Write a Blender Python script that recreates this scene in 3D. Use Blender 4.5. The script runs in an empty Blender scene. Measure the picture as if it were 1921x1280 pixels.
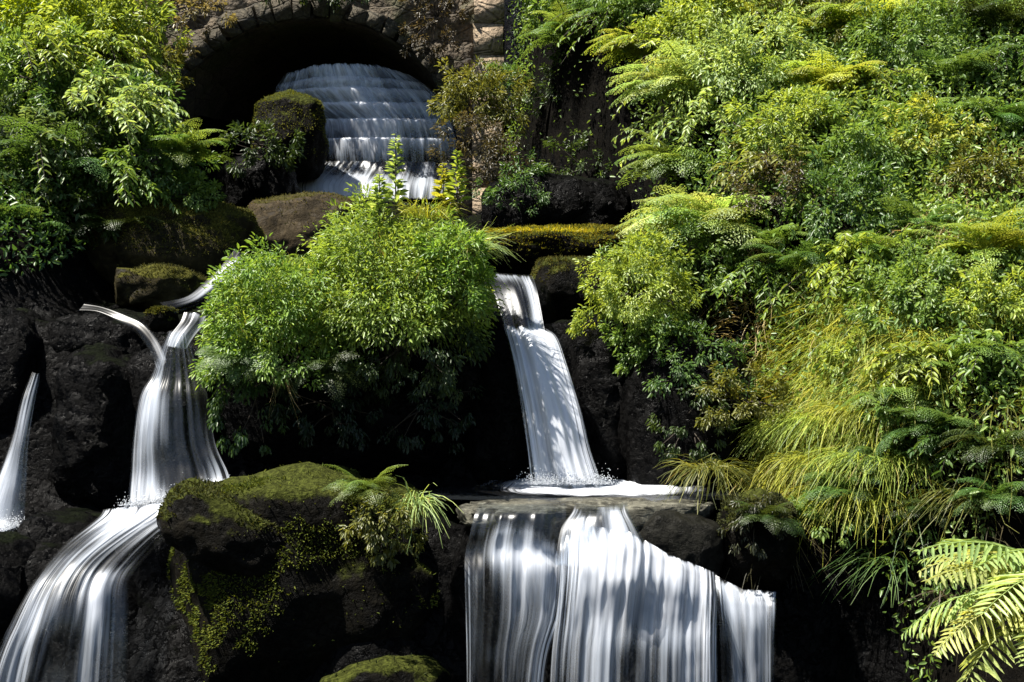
import bpy, math, random
import numpy as np
from mathutils import Vector, Matrix, Euler

# ------------------------------------------------------------------ camera, sky, sun, exposure
scene = bpy.context.scene
COL = scene.collection
cam_d = bpy.data.cameras.new("camera"); cam = bpy.data.objects.new("camera", cam_d); COL.objects.link(cam)
cam.location = (0, 0, 0); cam.rotation_euler = (math.radians(90), 0, 0)
cam_d.lens = 50; cam_d.sensor_width = 36; cam_d.clip_end = 400; cam_d.clip_start = 0.05
scene.camera = cam
SUN_EL, SUN_AZ = 63.0, -72.0      # azimuth: degrees from the camera's back (-Y), negative = left
world = bpy.data.worlds.new("World"); scene.world = world; world.use_nodes = True
wn = world.node_tree.nodes; wl = world.node_tree.links
sky = wn.new("ShaderNodeTexSky"); sky.sky_type = 'NISHITA'; sky.sun_disc = False
sky.sun_elevation = math.radians(SUN_EL)
wl.new(sky.outputs[0], wn["Background"].inputs[0]); wn["Background"].inputs[1].default_value = 0.05
a_, e_ = math.radians(SUN_AZ), math.radians(SUN_EL)
to_sun = Vector((math.sin(a_)*math.cos(e_), -math.cos(a_)*math.cos(e_), math.sin(e_)))
sky.sun_rotation = math.atan2(to_sun.x, to_sun.y)
sun_d = bpy.data.lights.new("sun", 'SUN'); sun_d.energy = 5.0; sun_d.angle = math.radians(0.5); sun_d.color = (1, .95, .86)
sun = bpy.data.objects.new("sun", sun_d); COL.objects.link(sun)
sun.rotation_euler = to_sun.to_track_quat('Z', 'Y').to_euler()
vs = scene.view_settings
vs.view_transform = 'Standard'; vs.look = 'None'; vs.exposure = 1.4; vs.gamma = 1
cy = scene.cycles
cy.max_bounces = 6; cy.diffuse_bounces = 2; cy.glossy_bounces = 2; cy.transmission_bounces = 3
cy.transparent_max_bounces = 24; cy.sample_clamp_indirect = 4; cy.caustics_reflective = False; cy.caustics_refractive = False

# ------------------------------------------------------------------ helpers
SPX = 0.72/1921
def P(px, py, Y): return np.array([(px-960.5)*SPX*Y, Y, -(py-640)*SPX*Y])

def _hash(i, j, k, s):
    h = (i*374761393 + j*668265263 + k*2147483647 + s*1274126177) & 0xFFFFFFFF
    h = ((h ^ (h >> 13))*1274126177) & 0xFFFFFFFF
    return ((h ^ (h >> 16)) & 0xFFFF)/65535.0
def vnoise(p, s=0):
    p = np.asarray(p, float); f = np.floor(p).astype(np.int64); t = p-f; t = t*t*(3-2*t)
    r = 0
    for a in (0, 1):
        for b in (0, 1):
            for c in (0, 1):
                w = (t[..., 0] if a else 1-t[..., 0])*(t[..., 1] if b else 1-t[..., 1])*(t[..., 2] if c else 1-t[..., 2])
                r = r + w*_hash(f[..., 0]+a, f[..., 1]+b, f[..., 2]+c, s)
    return r*2-1
def fbm(p, o=4, s=0, g=.5):
    p = np.asarray(p, float); r = 0; a = 1; n = 0
    for i in range(o):
        r = r + a*vnoise(p*2**i+i*7.3, s+i); n += a; a *= g
    return r/n
def ss(a, b, x):
    t = np.clip((x-a)/(b-a), 0, 1); return t*t*(3-2*t)
def norm(v): return v/np.maximum(np.linalg.norm(v, axis=-1, keepdims=True), 1e-9)

def mk(name, V, faces, mats, parent=None, tint=None, uv=None, uv2=None, dens=None, smooth=False, mi=None, link=True):
    """faces: list of (N,k) index arrays"""
    me = bpy.data.meshes.new(name)
    V = np.asarray(V, np.float32).reshape(-1, 3)
    me.vertices.add(len(V)); me.vertices.foreach_set("co", V.ravel())
    faces = [np.asarray(f, np.int32) for f in faces if len(f)]
    loops = np.concatenate([f.ravel() for f in faces])
    tot = np.concatenate([np.full(len(f), f.shape[1], np.int32) for f in faces])
    st = np.concatenate([[0], np.cumsum(tot)[:-1]]).astype(np.int32)
    me.loops.add(len(loops)); me.loops.foreach_set("vertex_index", loops)
    me.polygons.add(len(tot)); me.polygons.foreach_set("loop_start", st); me.polygons.foreach_set("loop_total", tot)
    if smooth: me.polygons.foreach_set("use_smooth", np.ones(len(tot), bool))
    if mi is not None: me.polygons.foreach_set("material_index", np.asarray(mi, np.int32))
    for key, arr in (("tint", tint), ("dens", dens)):
        if arr is not None:
            at = me.attributes.new(key, 'FLOAT', 'POINT'); at.data.foreach_set("value", np.asarray(arr, np.float32).ravel())
    for key, arr in (("flow", uv), ("span", uv2)):
        if arr is not None:
            l = me.uv_layers.new(name=key); l.data.foreach_set("uv", np.asarray(arr, np.float32)[loops].ravel())
    me.update(calc_edges=True); me.validate()
    for m in (mats if isinstance(mats, (list, tuple)) else [mats]): me.materials.append(m)
    o = bpy.data.objects.new(name, me)
    if link: COL.objects.link(o)
    if parent is not None: o.parent = parent
    return o
def tag(o, label=None, cat=None, group=None, kind=None):
    for k, v in (("label", label), ("category", cat), ("group", group), ("kind", kind)):
        if v: o[k] = v
    return o
def empty(name, loc, rz=0):
    o = bpy.data.objects.new(name, None); COL.objects.link(o); o.location = tuple(loc); o.rotation_euler = (0, 0, rz)
    o.empty_display_size = .1
    return o
def jn(parts):
    """join (V, [faces]) lists -> V, faces grouped"""
    Vs, Fs, n = [], [], 0
    for V, F in parts:
        V = np.asarray(V).reshape(-1, 3); Vs.append(V)
        for f in F: Fs.append(np.asarray(f)+n)
        n += len(V)
    return np.concatenate(Vs), Fs

# ------------------------------------------------------------------ materials
def new_mat(name):
    m = bpy.data.materials.new(name); m.use_nodes = True; nt = m.node_tree
    for n in list(nt.nodes): nt.nodes.remove(n)
    out = nt.nodes.new("ShaderNodeOutputMaterial")
    def N(t, **kw):
        n = nt.nodes.new(t)
        for k, v in kw.items():
            if k.startswith("i_"): n.inputs[k[2:].replace("_", " ")].default_value = v
            elif k[0] == "n" and k[1:].isdigit(): n.inputs[int(k[1:])].default_value = v
            else: setattr(n, k, v)
        return n
    def L(a, b): nt.links.new(a, b)
    return m, N, L, out
def math_(N, L, op, a, b=None, clamp=False):
    n = N("ShaderNodeMath", operation=op); n.use_clamp = clamp
    for i, v in enumerate((a, b)):
        if v is None: continue
        if isinstance(v, (int, float)): n.inputs[i].default_value = v
        else: L(v, n.inputs[i])
    return n.outputs[0]
def maprange(N, L, v, a, b, c=0., d=1., smooth=True):
    n = N("ShaderNodeMapRange"); n.interpolation_type = 'SMOOTHSTEP' if smooth else 'LINEAR'
    L(v, n.inputs[0])
    for i, x in zip((1, 2, 3, 4), (a, b, c, d)): n.inputs[i].default_value = x
    return n.outputs[0]
def mixc(N, L, f, a, b, mode='MIX'):
    n = N("ShaderNodeMix"); n.data_type = 'RGBA'; n.blend_type = mode
    if isinstance(f, (int, float)): n.inputs[0].default_value = f
    else: L(f, n.inputs[0])
    for i, v in ((6, a), (7, b)):
        if isinstance(v, tuple): n.inputs[i].default_value = (*v, 1)
        else: L(v, n.inputs[i])
    return n.outputs[2]

def leaf_material(name, rough=.40, trans=.42, spec=.5):
    m, N, L, out = new_mat(name)
    oi = N("ShaderNodeObjectInfo"); at = N("ShaderNodeAttribute", attribute_name="tint")
    geo = N("ShaderNodeTexCoord")
    nz = N("ShaderNodeTexNoise"); nz.inputs["Scale"].default_value = 60; L(geo.outputs["Object"], nz.inputs["Vector"])
    hsv = N("ShaderNodeHueSaturation"); L(oi.outputs["Color"], hsv.inputs["Color"])
    L(maprange(N, L, at.outputs["Fac"], 0, 1, .525, .478, False), hsv.inputs["Hue"])
    L(math_(N, L, 'MULTIPLY', maprange(N, L, at.outputs["Fac"], 0, 1, .5, 1.5, False), maprange(N, L, nz.outputs[0], .3, .7, .8, 1.2)), hsv.inputs["Value"])
    # the odd withered leaf
    dead = maprange(N, L, at.outputs["Fac"], .955, .975)
    c = mixc(N, L, dead, hsv.outputs[0], (.33, .24, .09))
    p = N("ShaderNodeBsdfPrincipled"); L(c, p.inputs["Base Color"]); p.inputs["Roughness"].default_value = rough
    p.inputs["Specular IOR Level"].default_value = spec
    t = N("ShaderNodeBsdfTranslucent"); tc = mixc(N, L, 1.0, c, (1.5, 1.35, .7), 'MULTIPLY'); L(tc, t.inputs[0])
    mx = N("ShaderNodeMixShader", n0=trans); L(p.outputs[0], mx.inputs[1]); L(t.outputs[0], mx.inputs[2])
    L(mx.outputs[0], out.inputs[0]); return m
M_leaf = leaf_material("leaf")
M_grass = leaf_material("grass_blade", .5, .4, .35)
M_moss = leaf_material("moss_tuft", .8, .25, .15)

def rock_material(name, c1, c2, moss=None, mossthr=.55, rough=(.25, .6), bump=.6, scale=3.0, spec=.06, hi=2.0):
    m, N, L, out = new_mat(name)
    geo = N("ShaderNodeNewGeometry"); pos = geo.outputs["Position"]
    n1 = N("ShaderNodeTexNoise"); n1.inputs["Scale"].default_value = scale; n1.inputs["Detail"].default_value = 9; n1.inputs["Roughness"].default_value = .65
    L(pos, n1.inputs["Vector"])
    n2 = N("ShaderNodeTexNoise"); n2.inputs["Scale"].default_value = scale*9; n2.inputs["Detail"].default_value = 6
    L(pos, n2.inputs["Vector"])
    vo = N("ShaderNodeTexVoronoi"); vo.feature = 'DISTANCE_TO_EDGE'; vo.inputs["Scale"].default_value = scale*1.6
    mp = N("ShaderNodeMapping"); mp.inputs["Scale"].default_value = (1, 1, 1.8)
    wv = N("ShaderNodeVectorMath", operation='ADD'); L(pos, wv.inputs[0]); L(n1.outputs["Color"], wv.inputs[1])
    L(wv.outputs[0], mp.inputs[0]); L(mp.outputs[0], vo.inputs["Vector"])
    c = mixc(N, L, maprange(N, L, n1.outputs[0], .35, .65), c1, c2)
    c = mixc(N, L, maprange(N, L, n2.outputs[0], .45, .75, 0, .5), c, tuple(min(1, x*hi) for x in c2))
    h = math_(N, L, 'ADD', math_(N, L, 'MULTIPLY', n1.outputs[0], 1.0), math_(N, L, 'MULTIPLY', n2.outputs[0], .25))
    h = math_(N, L, 'ADD', h, maprange(N, L, vo.outputs[0], 0, .08, -.12, 0))
    r = maprange(N, L, n2.outputs[0], .3, .7, rough[0], rough[1])
    if moss:
        sp = N("ShaderNodeSeparateXYZ"); L(geo.outputs["Normal"], sp.inputs[0])
        k = math_(N, L, 'ADD', sp.outputs[2], math_(N, L, 'MULTIPLY', math_(N, L, 'SUBTRACT', n1.outputs[0], .5), 2.2))
        f = maprange(N, L, k, mossthr, mossthr+.22)
        n3 = N("ShaderNodeTexNoise"); n3.inputs["Scale"].default_value = 45; n3.inputs["Detail"].default_value = 4; L(pos, n3.inputs["Vector"])
        mc = mixc(N, L, maprange(N, L, n3.outputs[0], .35, .65), tuple(x*.45 for x in moss), moss)
        c = mixc(N, L, f, c, mc)
        h = math_(N, L, 'ADD', h, math_(N, L, 'MULTIPLY', f, math_(N, L, 'MULTIPLY', n3.outputs[0], .5)))
        rr = N("ShaderNodeMix"); rr.data_type = 'FLOAT'; L(f, rr.inputs[0]); L(r, rr.inputs[2]); rr.inputs[3].default_value = .85; r = rr.outputs[0]
    b = N("ShaderNodeBump"); b.inputs["Strength"].default_value = bump; b.inputs["Distance"].default_value = .06; L(h, b.inputs["Height"])
    p = N("ShaderNodeBsdfPrincipled"); L(c, p.inputs["Base Color"]); L(r, p.inputs["Roughness"]); L(b.outputs[0], p.inputs["Normal"])
    p.inputs["Specular IOR Level"].default_value = spec
    L(p.outputs[0], out.inputs[0]); return m
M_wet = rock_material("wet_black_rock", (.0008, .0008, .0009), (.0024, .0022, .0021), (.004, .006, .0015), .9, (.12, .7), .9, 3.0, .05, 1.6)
M_mossrock = rock_material("mossy_rock", (.0016, .0015, .0012), (.006, .005, .003), (.05, .058, .010), .38, (.4, .8), .9)
M_brownrock = rock_material("brown_rock", (.016, .012, .007), (.05, .038, .022), (.05, .045, .012), .8, (.5, .8))
M_olive = rock_material("olive_rock", (.012, .010, .005), (.034, .028, .012), (.07, .068, .012), .3, (.5, .85))
M_lip = rock_material("lit_lip_rock", (.03, .029, .024), (.12, .115, .09), (.09, .09, .04), 1.3, (.2, .6))  # lighter copy of the grey ledge rock, daylight on the lip put into the colour
M_greyledge = rock_material("grey_ledge_rock", (.003, .003, .0025), (.012, .0115, .009), (.014, .016, .006), 1.15, (.3, .6))
M_soil = rock_material("dark_soil", (.0012, .0011, .0009), (.005, .0042, .003), (.004, .008, .002), .9, (.7, .95), .8, 5, .04)

def bark_material():
    m, N, L, out = new_mat("bark")
    tc = N("ShaderNodeTexCoord"); nz = N("ShaderNodeTexNoise"); nz.inputs["Scale"].default_value = 30; nz.inputs["Detail"].default_value = 6
    L(tc.outputs["Object"], nz.inputs["Vector"])
    c = mixc(N, L, nz.outputs[0], (.010, .007, .004), (.045, .032, .018))
    b = N("ShaderNodeBump"); b.inputs["Strength"].default_value = .5; L(nz.outputs[0], b.inputs["Height"])
    p = N("ShaderNodeBsdfPrincipled"); L(c, p.inputs["Base Color"]); p.inputs["Roughness"].default_value = .8; L(b.outputs[0], p.inputs["Normal"])
    L(p.outputs[0], out.inputs[0]); return m
M_bark = bark_material()

def masonry_material(name, ca, cb, cm, moss=.25):
    m, N, L, out = new_mat(name)
    tc = N("ShaderNodeNewGeometry"); pos = tc.outputs["Position"]
    n1 = N("ShaderNodeTexNoise"); n1.inputs["Scale"].default_value = 2.2; n1.inputs["Detail"].default_value = 8; L(pos, n1.inputs["Vector"])
    ad = N("ShaderNodeVectorMath", operation='MULTIPLY_ADD'); L(n1.outputs["Color"], ad.inputs[0]); ad.inputs[1].default_value = (.12,)*3; L(pos, ad.inputs[2])
    mp = N("ShaderNodeMapping"); mp.inputs["Scale"].default_value = (3.0, 3.0, 6.5); L(ad.outputs[0], mp.inputs[0])
    v1 = N("ShaderNodeTexVoronoi"); v1.feature = 'DISTANCE_TO_EDGE'; v1.inputs["Scale"].default_value = 1.0; L(mp.outputs[0], v1.inputs["Vector"])
    v2 = N("ShaderNodeTexVoronoi"); v2.inputs["Scale"].default_value = 1.0; L(mp.outputs[0], v2.inputs["Vector"])
    n2 = N("ShaderNodeTexNoise"); n2.inputs["Scale"].default_value = 28; n2.inputs["Detail"].default_value = 7; L(pos, n2.inputs["Vector"])
    sx = N("ShaderNodeSeparateColor"); L(v2.outputs["Color"], sx.inputs[0])
    c = mixc(N, L, sx.outputs[0], ca, cb)
    c = mixc(N, L, maprange(N, L, n2.outputs[0], .35, .7, 0, .7), c, tuple(x*1.7 for x in cb))
    joint = maprange(N, L, v1.outputs[0], -.06, .07)
    c = mixc(N, L, joint, cm, c)
    c = mixc(N, L, maprange(N, L, n1.outputs[0], .5, .62, 0, moss), c, (.05, .06, .015))
    h = math_(N, L, 'ADD', math_(N, L, 'MULTIPLY', joint, .7), math_(N, L, 'MULTIPLY', n2.outputs[0], .9))
    b = N("ShaderNodeBump"); b.inputs["Strength"].default_value = .8; b.inputs["Distance"].default_value = .04; L(h, b.inputs["Height"])
    p = N("ShaderNodeBsdfPrincipled"); L(c, p.inputs["Base Color"]); p.inputs["Roughness"].default_value = .9; L(b.outputs[0], p.inputs["Normal"])
    L(p.outputs[0], out.inputs[0]); return m
M_masonry = masonry_material("rubble_masonry", (.045, .035, .023), (.11, .086, .058), (.018, .015, .011), .6)
M_ring = masonry_material("mossy_arch_stone", (.025, .021, .013), (.055, .046, .03), (.010, .010, .006), .9)
M_sandstone = masonry_material("tan_sandstone", (.17, .125, .08), (.24, .18, .12), (.05, .04, .03), .15)

def water_material():
    """long silky strands of white water, thin and see-through where the flow is sparse"""
    m, N, L, out = new_mat("falling_water")
    uv = N("ShaderNodeUVMap", uv_map="flow"); sp = N("ShaderNodeUVMap", uv_map="span")
    dn = N("ShaderNodeAttribute", attribute_name="dens")
    def streak(sx, sy, det):
        mp = N("ShaderNodeMapping"); mp.inputs["Scale"].default_value = (sx, sy, 1); L(uv.outputs[0], mp.inputs[0])
        n = N("ShaderNodeTexNoise"); n.inputs["Scale"].default_value = 1; n.inputs["Detail"].default_value = det; n.inputs["Roughness"].default_value = .6
        n.noise_dimensions = '2D'; L(mp.outputs[0], n.inputs["Vector"]); return n.outputs[0]
    s1 = streak(19, .4, 2); s2 = streak(80, .8, 2); s3 = streak(5, 1.6, 2)
    k = math_(N, L, 'ADD', math_(N, L, 'MULTIPLY', s1, .45), math_(N, L, 'ADD', math_(N, L, 'MULTIPLY', s2, .2), math_(N, L, 'MULTIPLY', s3, .35)))
    k = math_(N, L, 'ADD', k, math_(N, L, 'SUBTRACT', dn.outputs["Fac"], .5))
    x = N("ShaderNodeSeparateXYZ"); L(sp.outputs[0], x.inputs[0])
    e = math_(N, L, 'MULTIPLY', math_(N, L, 'MULTIPLY', x.outputs[0], math_(N, L, 'SUBTRACT', 1.0, x.outputs[0])), 4)
    edge = maprange(N, L, math_(N, L, 'ADD', e, math_(N, L, 'MULTIPLY', math_(N, L, 'SUBTRACT', s2, .5), 1.6)), .02, .5)
    top = maprange(N, L, math_(N, L, 'ADD', x.outputs[1], math_(N, L, 'MULTIPLY', math_(N, L, 'SUBTRACT', s1, .5), .45)), .0, .10)
    bot = maprange(N, L, math_(N, L, 'SUBTRACT', math_(N, L, 'SUBTRACT', 1.0, x.outputs[1]), math_(N, L, 'MULTIPLY', math_(N, L, 'SUBTRACT', s1, .5), .2)), .0, .05)
    edge = math_(N, L, 'MULTIPLY', math_(N, L, 'MULTIPLY', edge, top), bot)
    al = math_(N, L, 'MULTIPLY', maprange(N, L, k, .36, .84, 0, .98), edge)
    d = N("ShaderNodeBsdfDiffuse"); d.inputs[0].default_value = (.68, .71, .77, 1)
    t = N("ShaderNodeBsdfTranslucent"); t.inputs[0].default_value = (.68, .71, .77, 1)
    g = N("ShaderNodeBsdfGlossy"); g.inputs[0].default_value = (.9, .9, .9, 1); g.inputs[1].default_value = .3
    bp = N("ShaderNodeBump"); bp.inputs["Strength"].default_value = .2; bp.inputs["Distance"].default_value = .015; L(k, bp.inputs["Height"])
    for q in (d, t, g): L(bp.outputs[0], q.inputs["Normal"])
    m1 = N("ShaderNodeMixShader", n0=.25); L(d.outputs[0], m1.inputs[1]); L(t.outputs[0], m1.inputs[2])
    m2 = N("ShaderNodeMixShader", n0=.06); L(m1.outputs[0], m2.inputs[1]); L(g.outputs[0], m2.inputs[2])
    # clear water film between the strands
    gl = N("ShaderNodeBsdfGlossy"); gl.inputs[0].default_value = (1, 1, 1, 1); gl.inputs[1].default_value = .35; L(bp.outputs[0], gl.inputs["Normal"])
    tr = N("ShaderNodeBsdfTransparent"); tr.inputs[0].default_value = (.93, .95, .97, 1)
    m3 = N("ShaderNodeMixShader", n0=.03); L(tr.outputs[0], m3.inputs[1]); L(gl.outputs[0], m3.inputs[2])
    m4 = N("ShaderNodeMixShader"); L(al, m4.inputs[0]); L(m3.outputs[0], m4.inputs[1]); L(m2.outputs[0], m4.inputs[2])
    L(m4.outputs[0], out.inputs[0]); return m
M_water = water_material()
def pool_material():
    m, N, L, out = new_mat("pool_water")
    tc = N("ShaderNodeNewGeometry"); nz = N("ShaderNodeTexNoise"); nz.inputs["Scale"].default_value = 9; nz.inputs["Detail"].default_value = 5
    L(tc.outputs["Position"], nz.inputs["Vector"])
    b = N("ShaderNodeBump"); b.inputs["Strength"].default_value = .25; b.inputs["Distance"].default_value = .02; L(nz.outputs[0], b.inputs["Height"])
    p = N("ShaderNodeBsdfPrincipled"); p.inputs["Base Color"].default_value = (.012, .014, .016, 1); p.inputs["Roughness"].default_value = .12; L(b.outputs[0], p.inputs["Normal"])
    L(p.outputs[0], out.inputs[0]); return m
M_pool = pool_material()

# ------------------------------------------------------------------ terrain
def interp(y, ys, zs): return np.interp(y, ys, zs)
def chan(x, y):
    z = interp(y, [0, 7.15, 7.42, 7.5, 8.45, 8.75, 9.5, 12.2, 13.4, 14.9, 15.3, 19, 24, 40], [-2.3, -2.3, -1.5, -1.0, -1.0, .05, .15, .95, 1.2, 1.35, 2.4, 2.45, 6, 16])
    # left side steps down a little further back
    zl = interp(y, [0, 7.0, 7.6, 8.0, 8.5, 8.9, 9.5, 12.2, 13.4, 14.9, 15.3, 19, 24, 40], [-2.3, -2.3, -1.5, -1.1, -1.0, .0, .2, .95, 1.2, 1.35, 2.4, 2.45, 6, 16])
    return z+(zl-z)*ss(-.6, -1.4, x)
def zright(x, y):
    z = -.5+.75*(y-7)+.22*(x-2.0)
    z = np.where(y > 16, 6.25+.22*(x-2)+.4*(y-16), z)
    return np.where(y < 6.7, np.maximum(-2.3, -.725+.22*(x-2)-3.2*(6.7-y)), z)
def zleft(x, y):
    z = .75+.62*(y-9.6)-.12*(x+3)
    z = np.where(y < 9.3, .56-.12*(x+3)-2.6*(9.3-y), z)
    return np.maximum(z, -2.3)
def ground(x, y):
    x = np.asarray(x, float); y = np.asarray(y, float)
    xr = interp(y, [5, 6.5, 7, 8, 9, 10, 11, 12.5, 14, 22], [2.1, 2.0, 1.9, 1.45, 1.05, .95, .8, .05, -.15, .4])
    xl = interp(y, [5, 8, 9, 10, 12, 14, 22], [-4.4, -3.6, -2.9, -2.75, -3.1, -3.9, -4.5])
    z = chan(x, y)
    r = ss(0, .55, x-xr); z = z*(1-r)+np.maximum(zright(x, y), z)*r
    l = ss(0, .5, xl-x); z = z*(1-l)+np.maximum(zleft(x, y), z)*l
    q = np.exp(-(((x-2.75)/.75)**2+((y-4.9)/1.0)**2)**2)
    z = np.maximum(z, -2.3+1.15*q)
    p = np.stack([x, y, 0*x], -1)
    z = z+.16*fbm(p*1.6, 4, 3)+.05*fbm(p*7, 3, 9)
    return z
def terrain():
    xs = np.concatenate([np.arange(-24, -5, .5), np.arange(-5, 5, .06), np.arange(5, 24.1, .5)])
    ys = np.concatenate([np.arange(-6, 4, .4), np.arange(4, 15, .06), np.arange(15, 40.1, .5)])
    X, Y = np.meshgrid(xs, ys)
    Z = ground(X, Y)
    # horizontal jitter so steep faces look broken
    p = np.stack([X, Y, Z], -1)
    X2 = X+.10*fbm(p*2.3+5, 3, 21); Y2 = Y+.14*fbm(p*2.7+9, 4, 22)
    V = np.stack([X2, Y2, Z], -1).reshape(-1, 3)
    ny, nx = X.shape; i = np.arange(ny*nx).reshape(ny, nx)
    F = np.stack([i[:-1, :-1], i[:-1, 1:], i[1:, 1:], i[1:, :-1]], -1).reshape(-1, 4)
    ch = (chan(V[:, 0], V[:, 1])+.35 > V[:, 2])
    o = mk("ground", V, [F], [M_soil, M_wet], smooth=True, mi=ch[F[:, 0]].astype(int))
    tag(o, "dark wet rock and soil of the stream bed and its banks", "ground", kind="structure")
terrain()
_ys = np.arange(4, 24, .02)
def hit(px, py):
    x = (px-960.5)*SPX*_ys; z = -(py-640)*SPX*_ys
    g = ground(x, _ys); k = np.nonzero(g >= z)[0]
    j = k[0] if len(k) else len(_ys)-1
    return np.array([x[j], _ys[j], g[j]])

# ------------------------------------------------------------------ boulders
_ico = {}
def ico(n):
    if n not in _ico:
        import bmesh
        bm = bmesh.new(); bmesh.ops.create_icosphere(bm, subdivisions=n, radius=1)
        V = np.array([v.co[:] for v in bm.verts]); F = np.array([[v.index for v in f.verts] for f in bm.faces]); bm.free()
        _ico[n] = (V, F)
    return _ico[n]
def scatter_on(V, F, n, rng, minz=.25, cond=None):
    a, b, c = V[F[:, 0]], V[F[:, 1]], V[F[:, 2]]
    nr = np.cross(b-a, c-a); ar = np.linalg.norm(nr, axis=1); nn = nr/np.maximum(ar, 1e-12)[:, None]
    w = ar*(nn[:, 2] > minz)
    if cond is not None: w = w*cond((a+b+c)/3, nn)
    if w.sum() <= 0: return np.zeros((0, 3)), np.zeros((0, 3))
    k = rng.choice(len(F), n, p=w/w.sum())
    u, v = rng.random(n), rng.random(n); s = u+v > 1; u[s] = 1-u[s]; v[s] = 1-v[s]
    return a[k]+(b[k]-a[k])*u[:, None]+(c[k]-a[k])*v[:, None], nn[k]

def leaves(pos, dirs, nrm, ln, wd, fold=.25, curl=0.15):
    """(V, [F]) of folded six-corner leaves; ln, wd arrays"""
    dirs = norm(dirs); side = norm(np.cross(dirs, nrm)); up = np.cross(side, dirs)
    n = len(pos); ln = np.broadcast_to(ln, n)[:, None]; wd = np.broadcast_to(wd, n)[:, None]
    b = pos; tip = pos+dirs*ln-up*ln*curl
    m1 = pos+dirs*ln*.3+up*wd*0; m2 = pos+dirs*ln*.68-up*ln*curl*.35
    V = np.stack([b, m1+side*wd*.5+up*wd*fold, m2+side*wd*.42+up*wd*fold, tip, m2-side*wd*.42+up*wd*fold, m1-side*wd*.5+up*wd*fold], 1)
    i = np.arange(n)[:, None]*6
    F = np.concatenate([i+np.array([[0, 1, 2, 3]]), i+np.array([[0, 3, 4, 5]])])
    return V.reshape(-1, 3), [F]

def boulder(box, Y, dep, mat, label, name="boulder", seed=0, rough=.24, sq=.9, moss=0, mcol=(.09, .11, .012), mthr=.35, tilt=0, sub=5, mlen=.016, cat="boulder", mgap=-.15, cuts=12):
    x0, y0, x1, y1 = box
    c = P((x0+x1)/2, (y0+y1)/2, Y); rx = (x1-x0)/2*SPX*Y; rz = (y1-y0)/2*SPX*Y
    V, F = ico(sub); V = V.copy()
    V = np.sign(V)*np.abs(V)**sq; V = V/np.maximum(np.abs(V).max(1, keepdims=True)**.25, 1e-6)
    R = np.array([rx, dep, rz])
    p = V*R
    s = min(R.min()*1.6, .8)
    q = p/s*1.1+seed*13.7
    d = fbm(q, 5, seed, .55)
    facet = np.abs(fbm(q*1.7+4, 2, seed+40))
    p = p*(1+rough*d[:, None]*1.4-.25*facet[:, None]*rough*2)
    # broken faces: cut the lump with a handful of random planes
    rg = np.random.default_rng(seed+900)
    for _ in range(cuts):
        nv = norm(rg.normal(0, 1, 3)); h = (p@nv); lim = np.abs(nv*R).sum()*rg.uniform(.6, .95)
        p = p-np.maximum(h-lim, 0)[:, None]*nv*.8
    p = p+norm(V)*(.02*fbm(p*11+seed, 3, seed+9))[:, None]
    if tilt:
        t = math.radians(tilt); p = p@np.array([[math.cos(t), 0, -math.sin(t)], [0, 1, 0], [math.sin(t), 0, math.cos(t)]])
    o = mk(name, p, [F], mat, smooth=True); o.location = tuple(c)
    tag(o, label, cat, "boulders and rocks of the stream")
    if moss:
        rng = np.random.default_rng(seed+500)
        pos, nn = scatter_on(p, F, moss, rng, mthr, lambda ce, n_: (fbm(ce*3+seed, 3, seed+77) > mgap)*1.0+.02)
        dr = nn+rng.normal(0, .55, pos.shape)+np.array([0, 0, -.1])
        l = rng.uniform(.5, 1.6, len(pos))*mlen
        Vm, Fm = leaves(pos-nn*.003, dr, norm(rng.normal(0, 1, pos.shape)), l, l*.32)
        mo = mk("moss", Vm, Fm, M_moss, o, tint=np.repeat(rng.random(len(pos))*.9, 6)); mo.color = (*mcol, 1)
    return o

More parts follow.
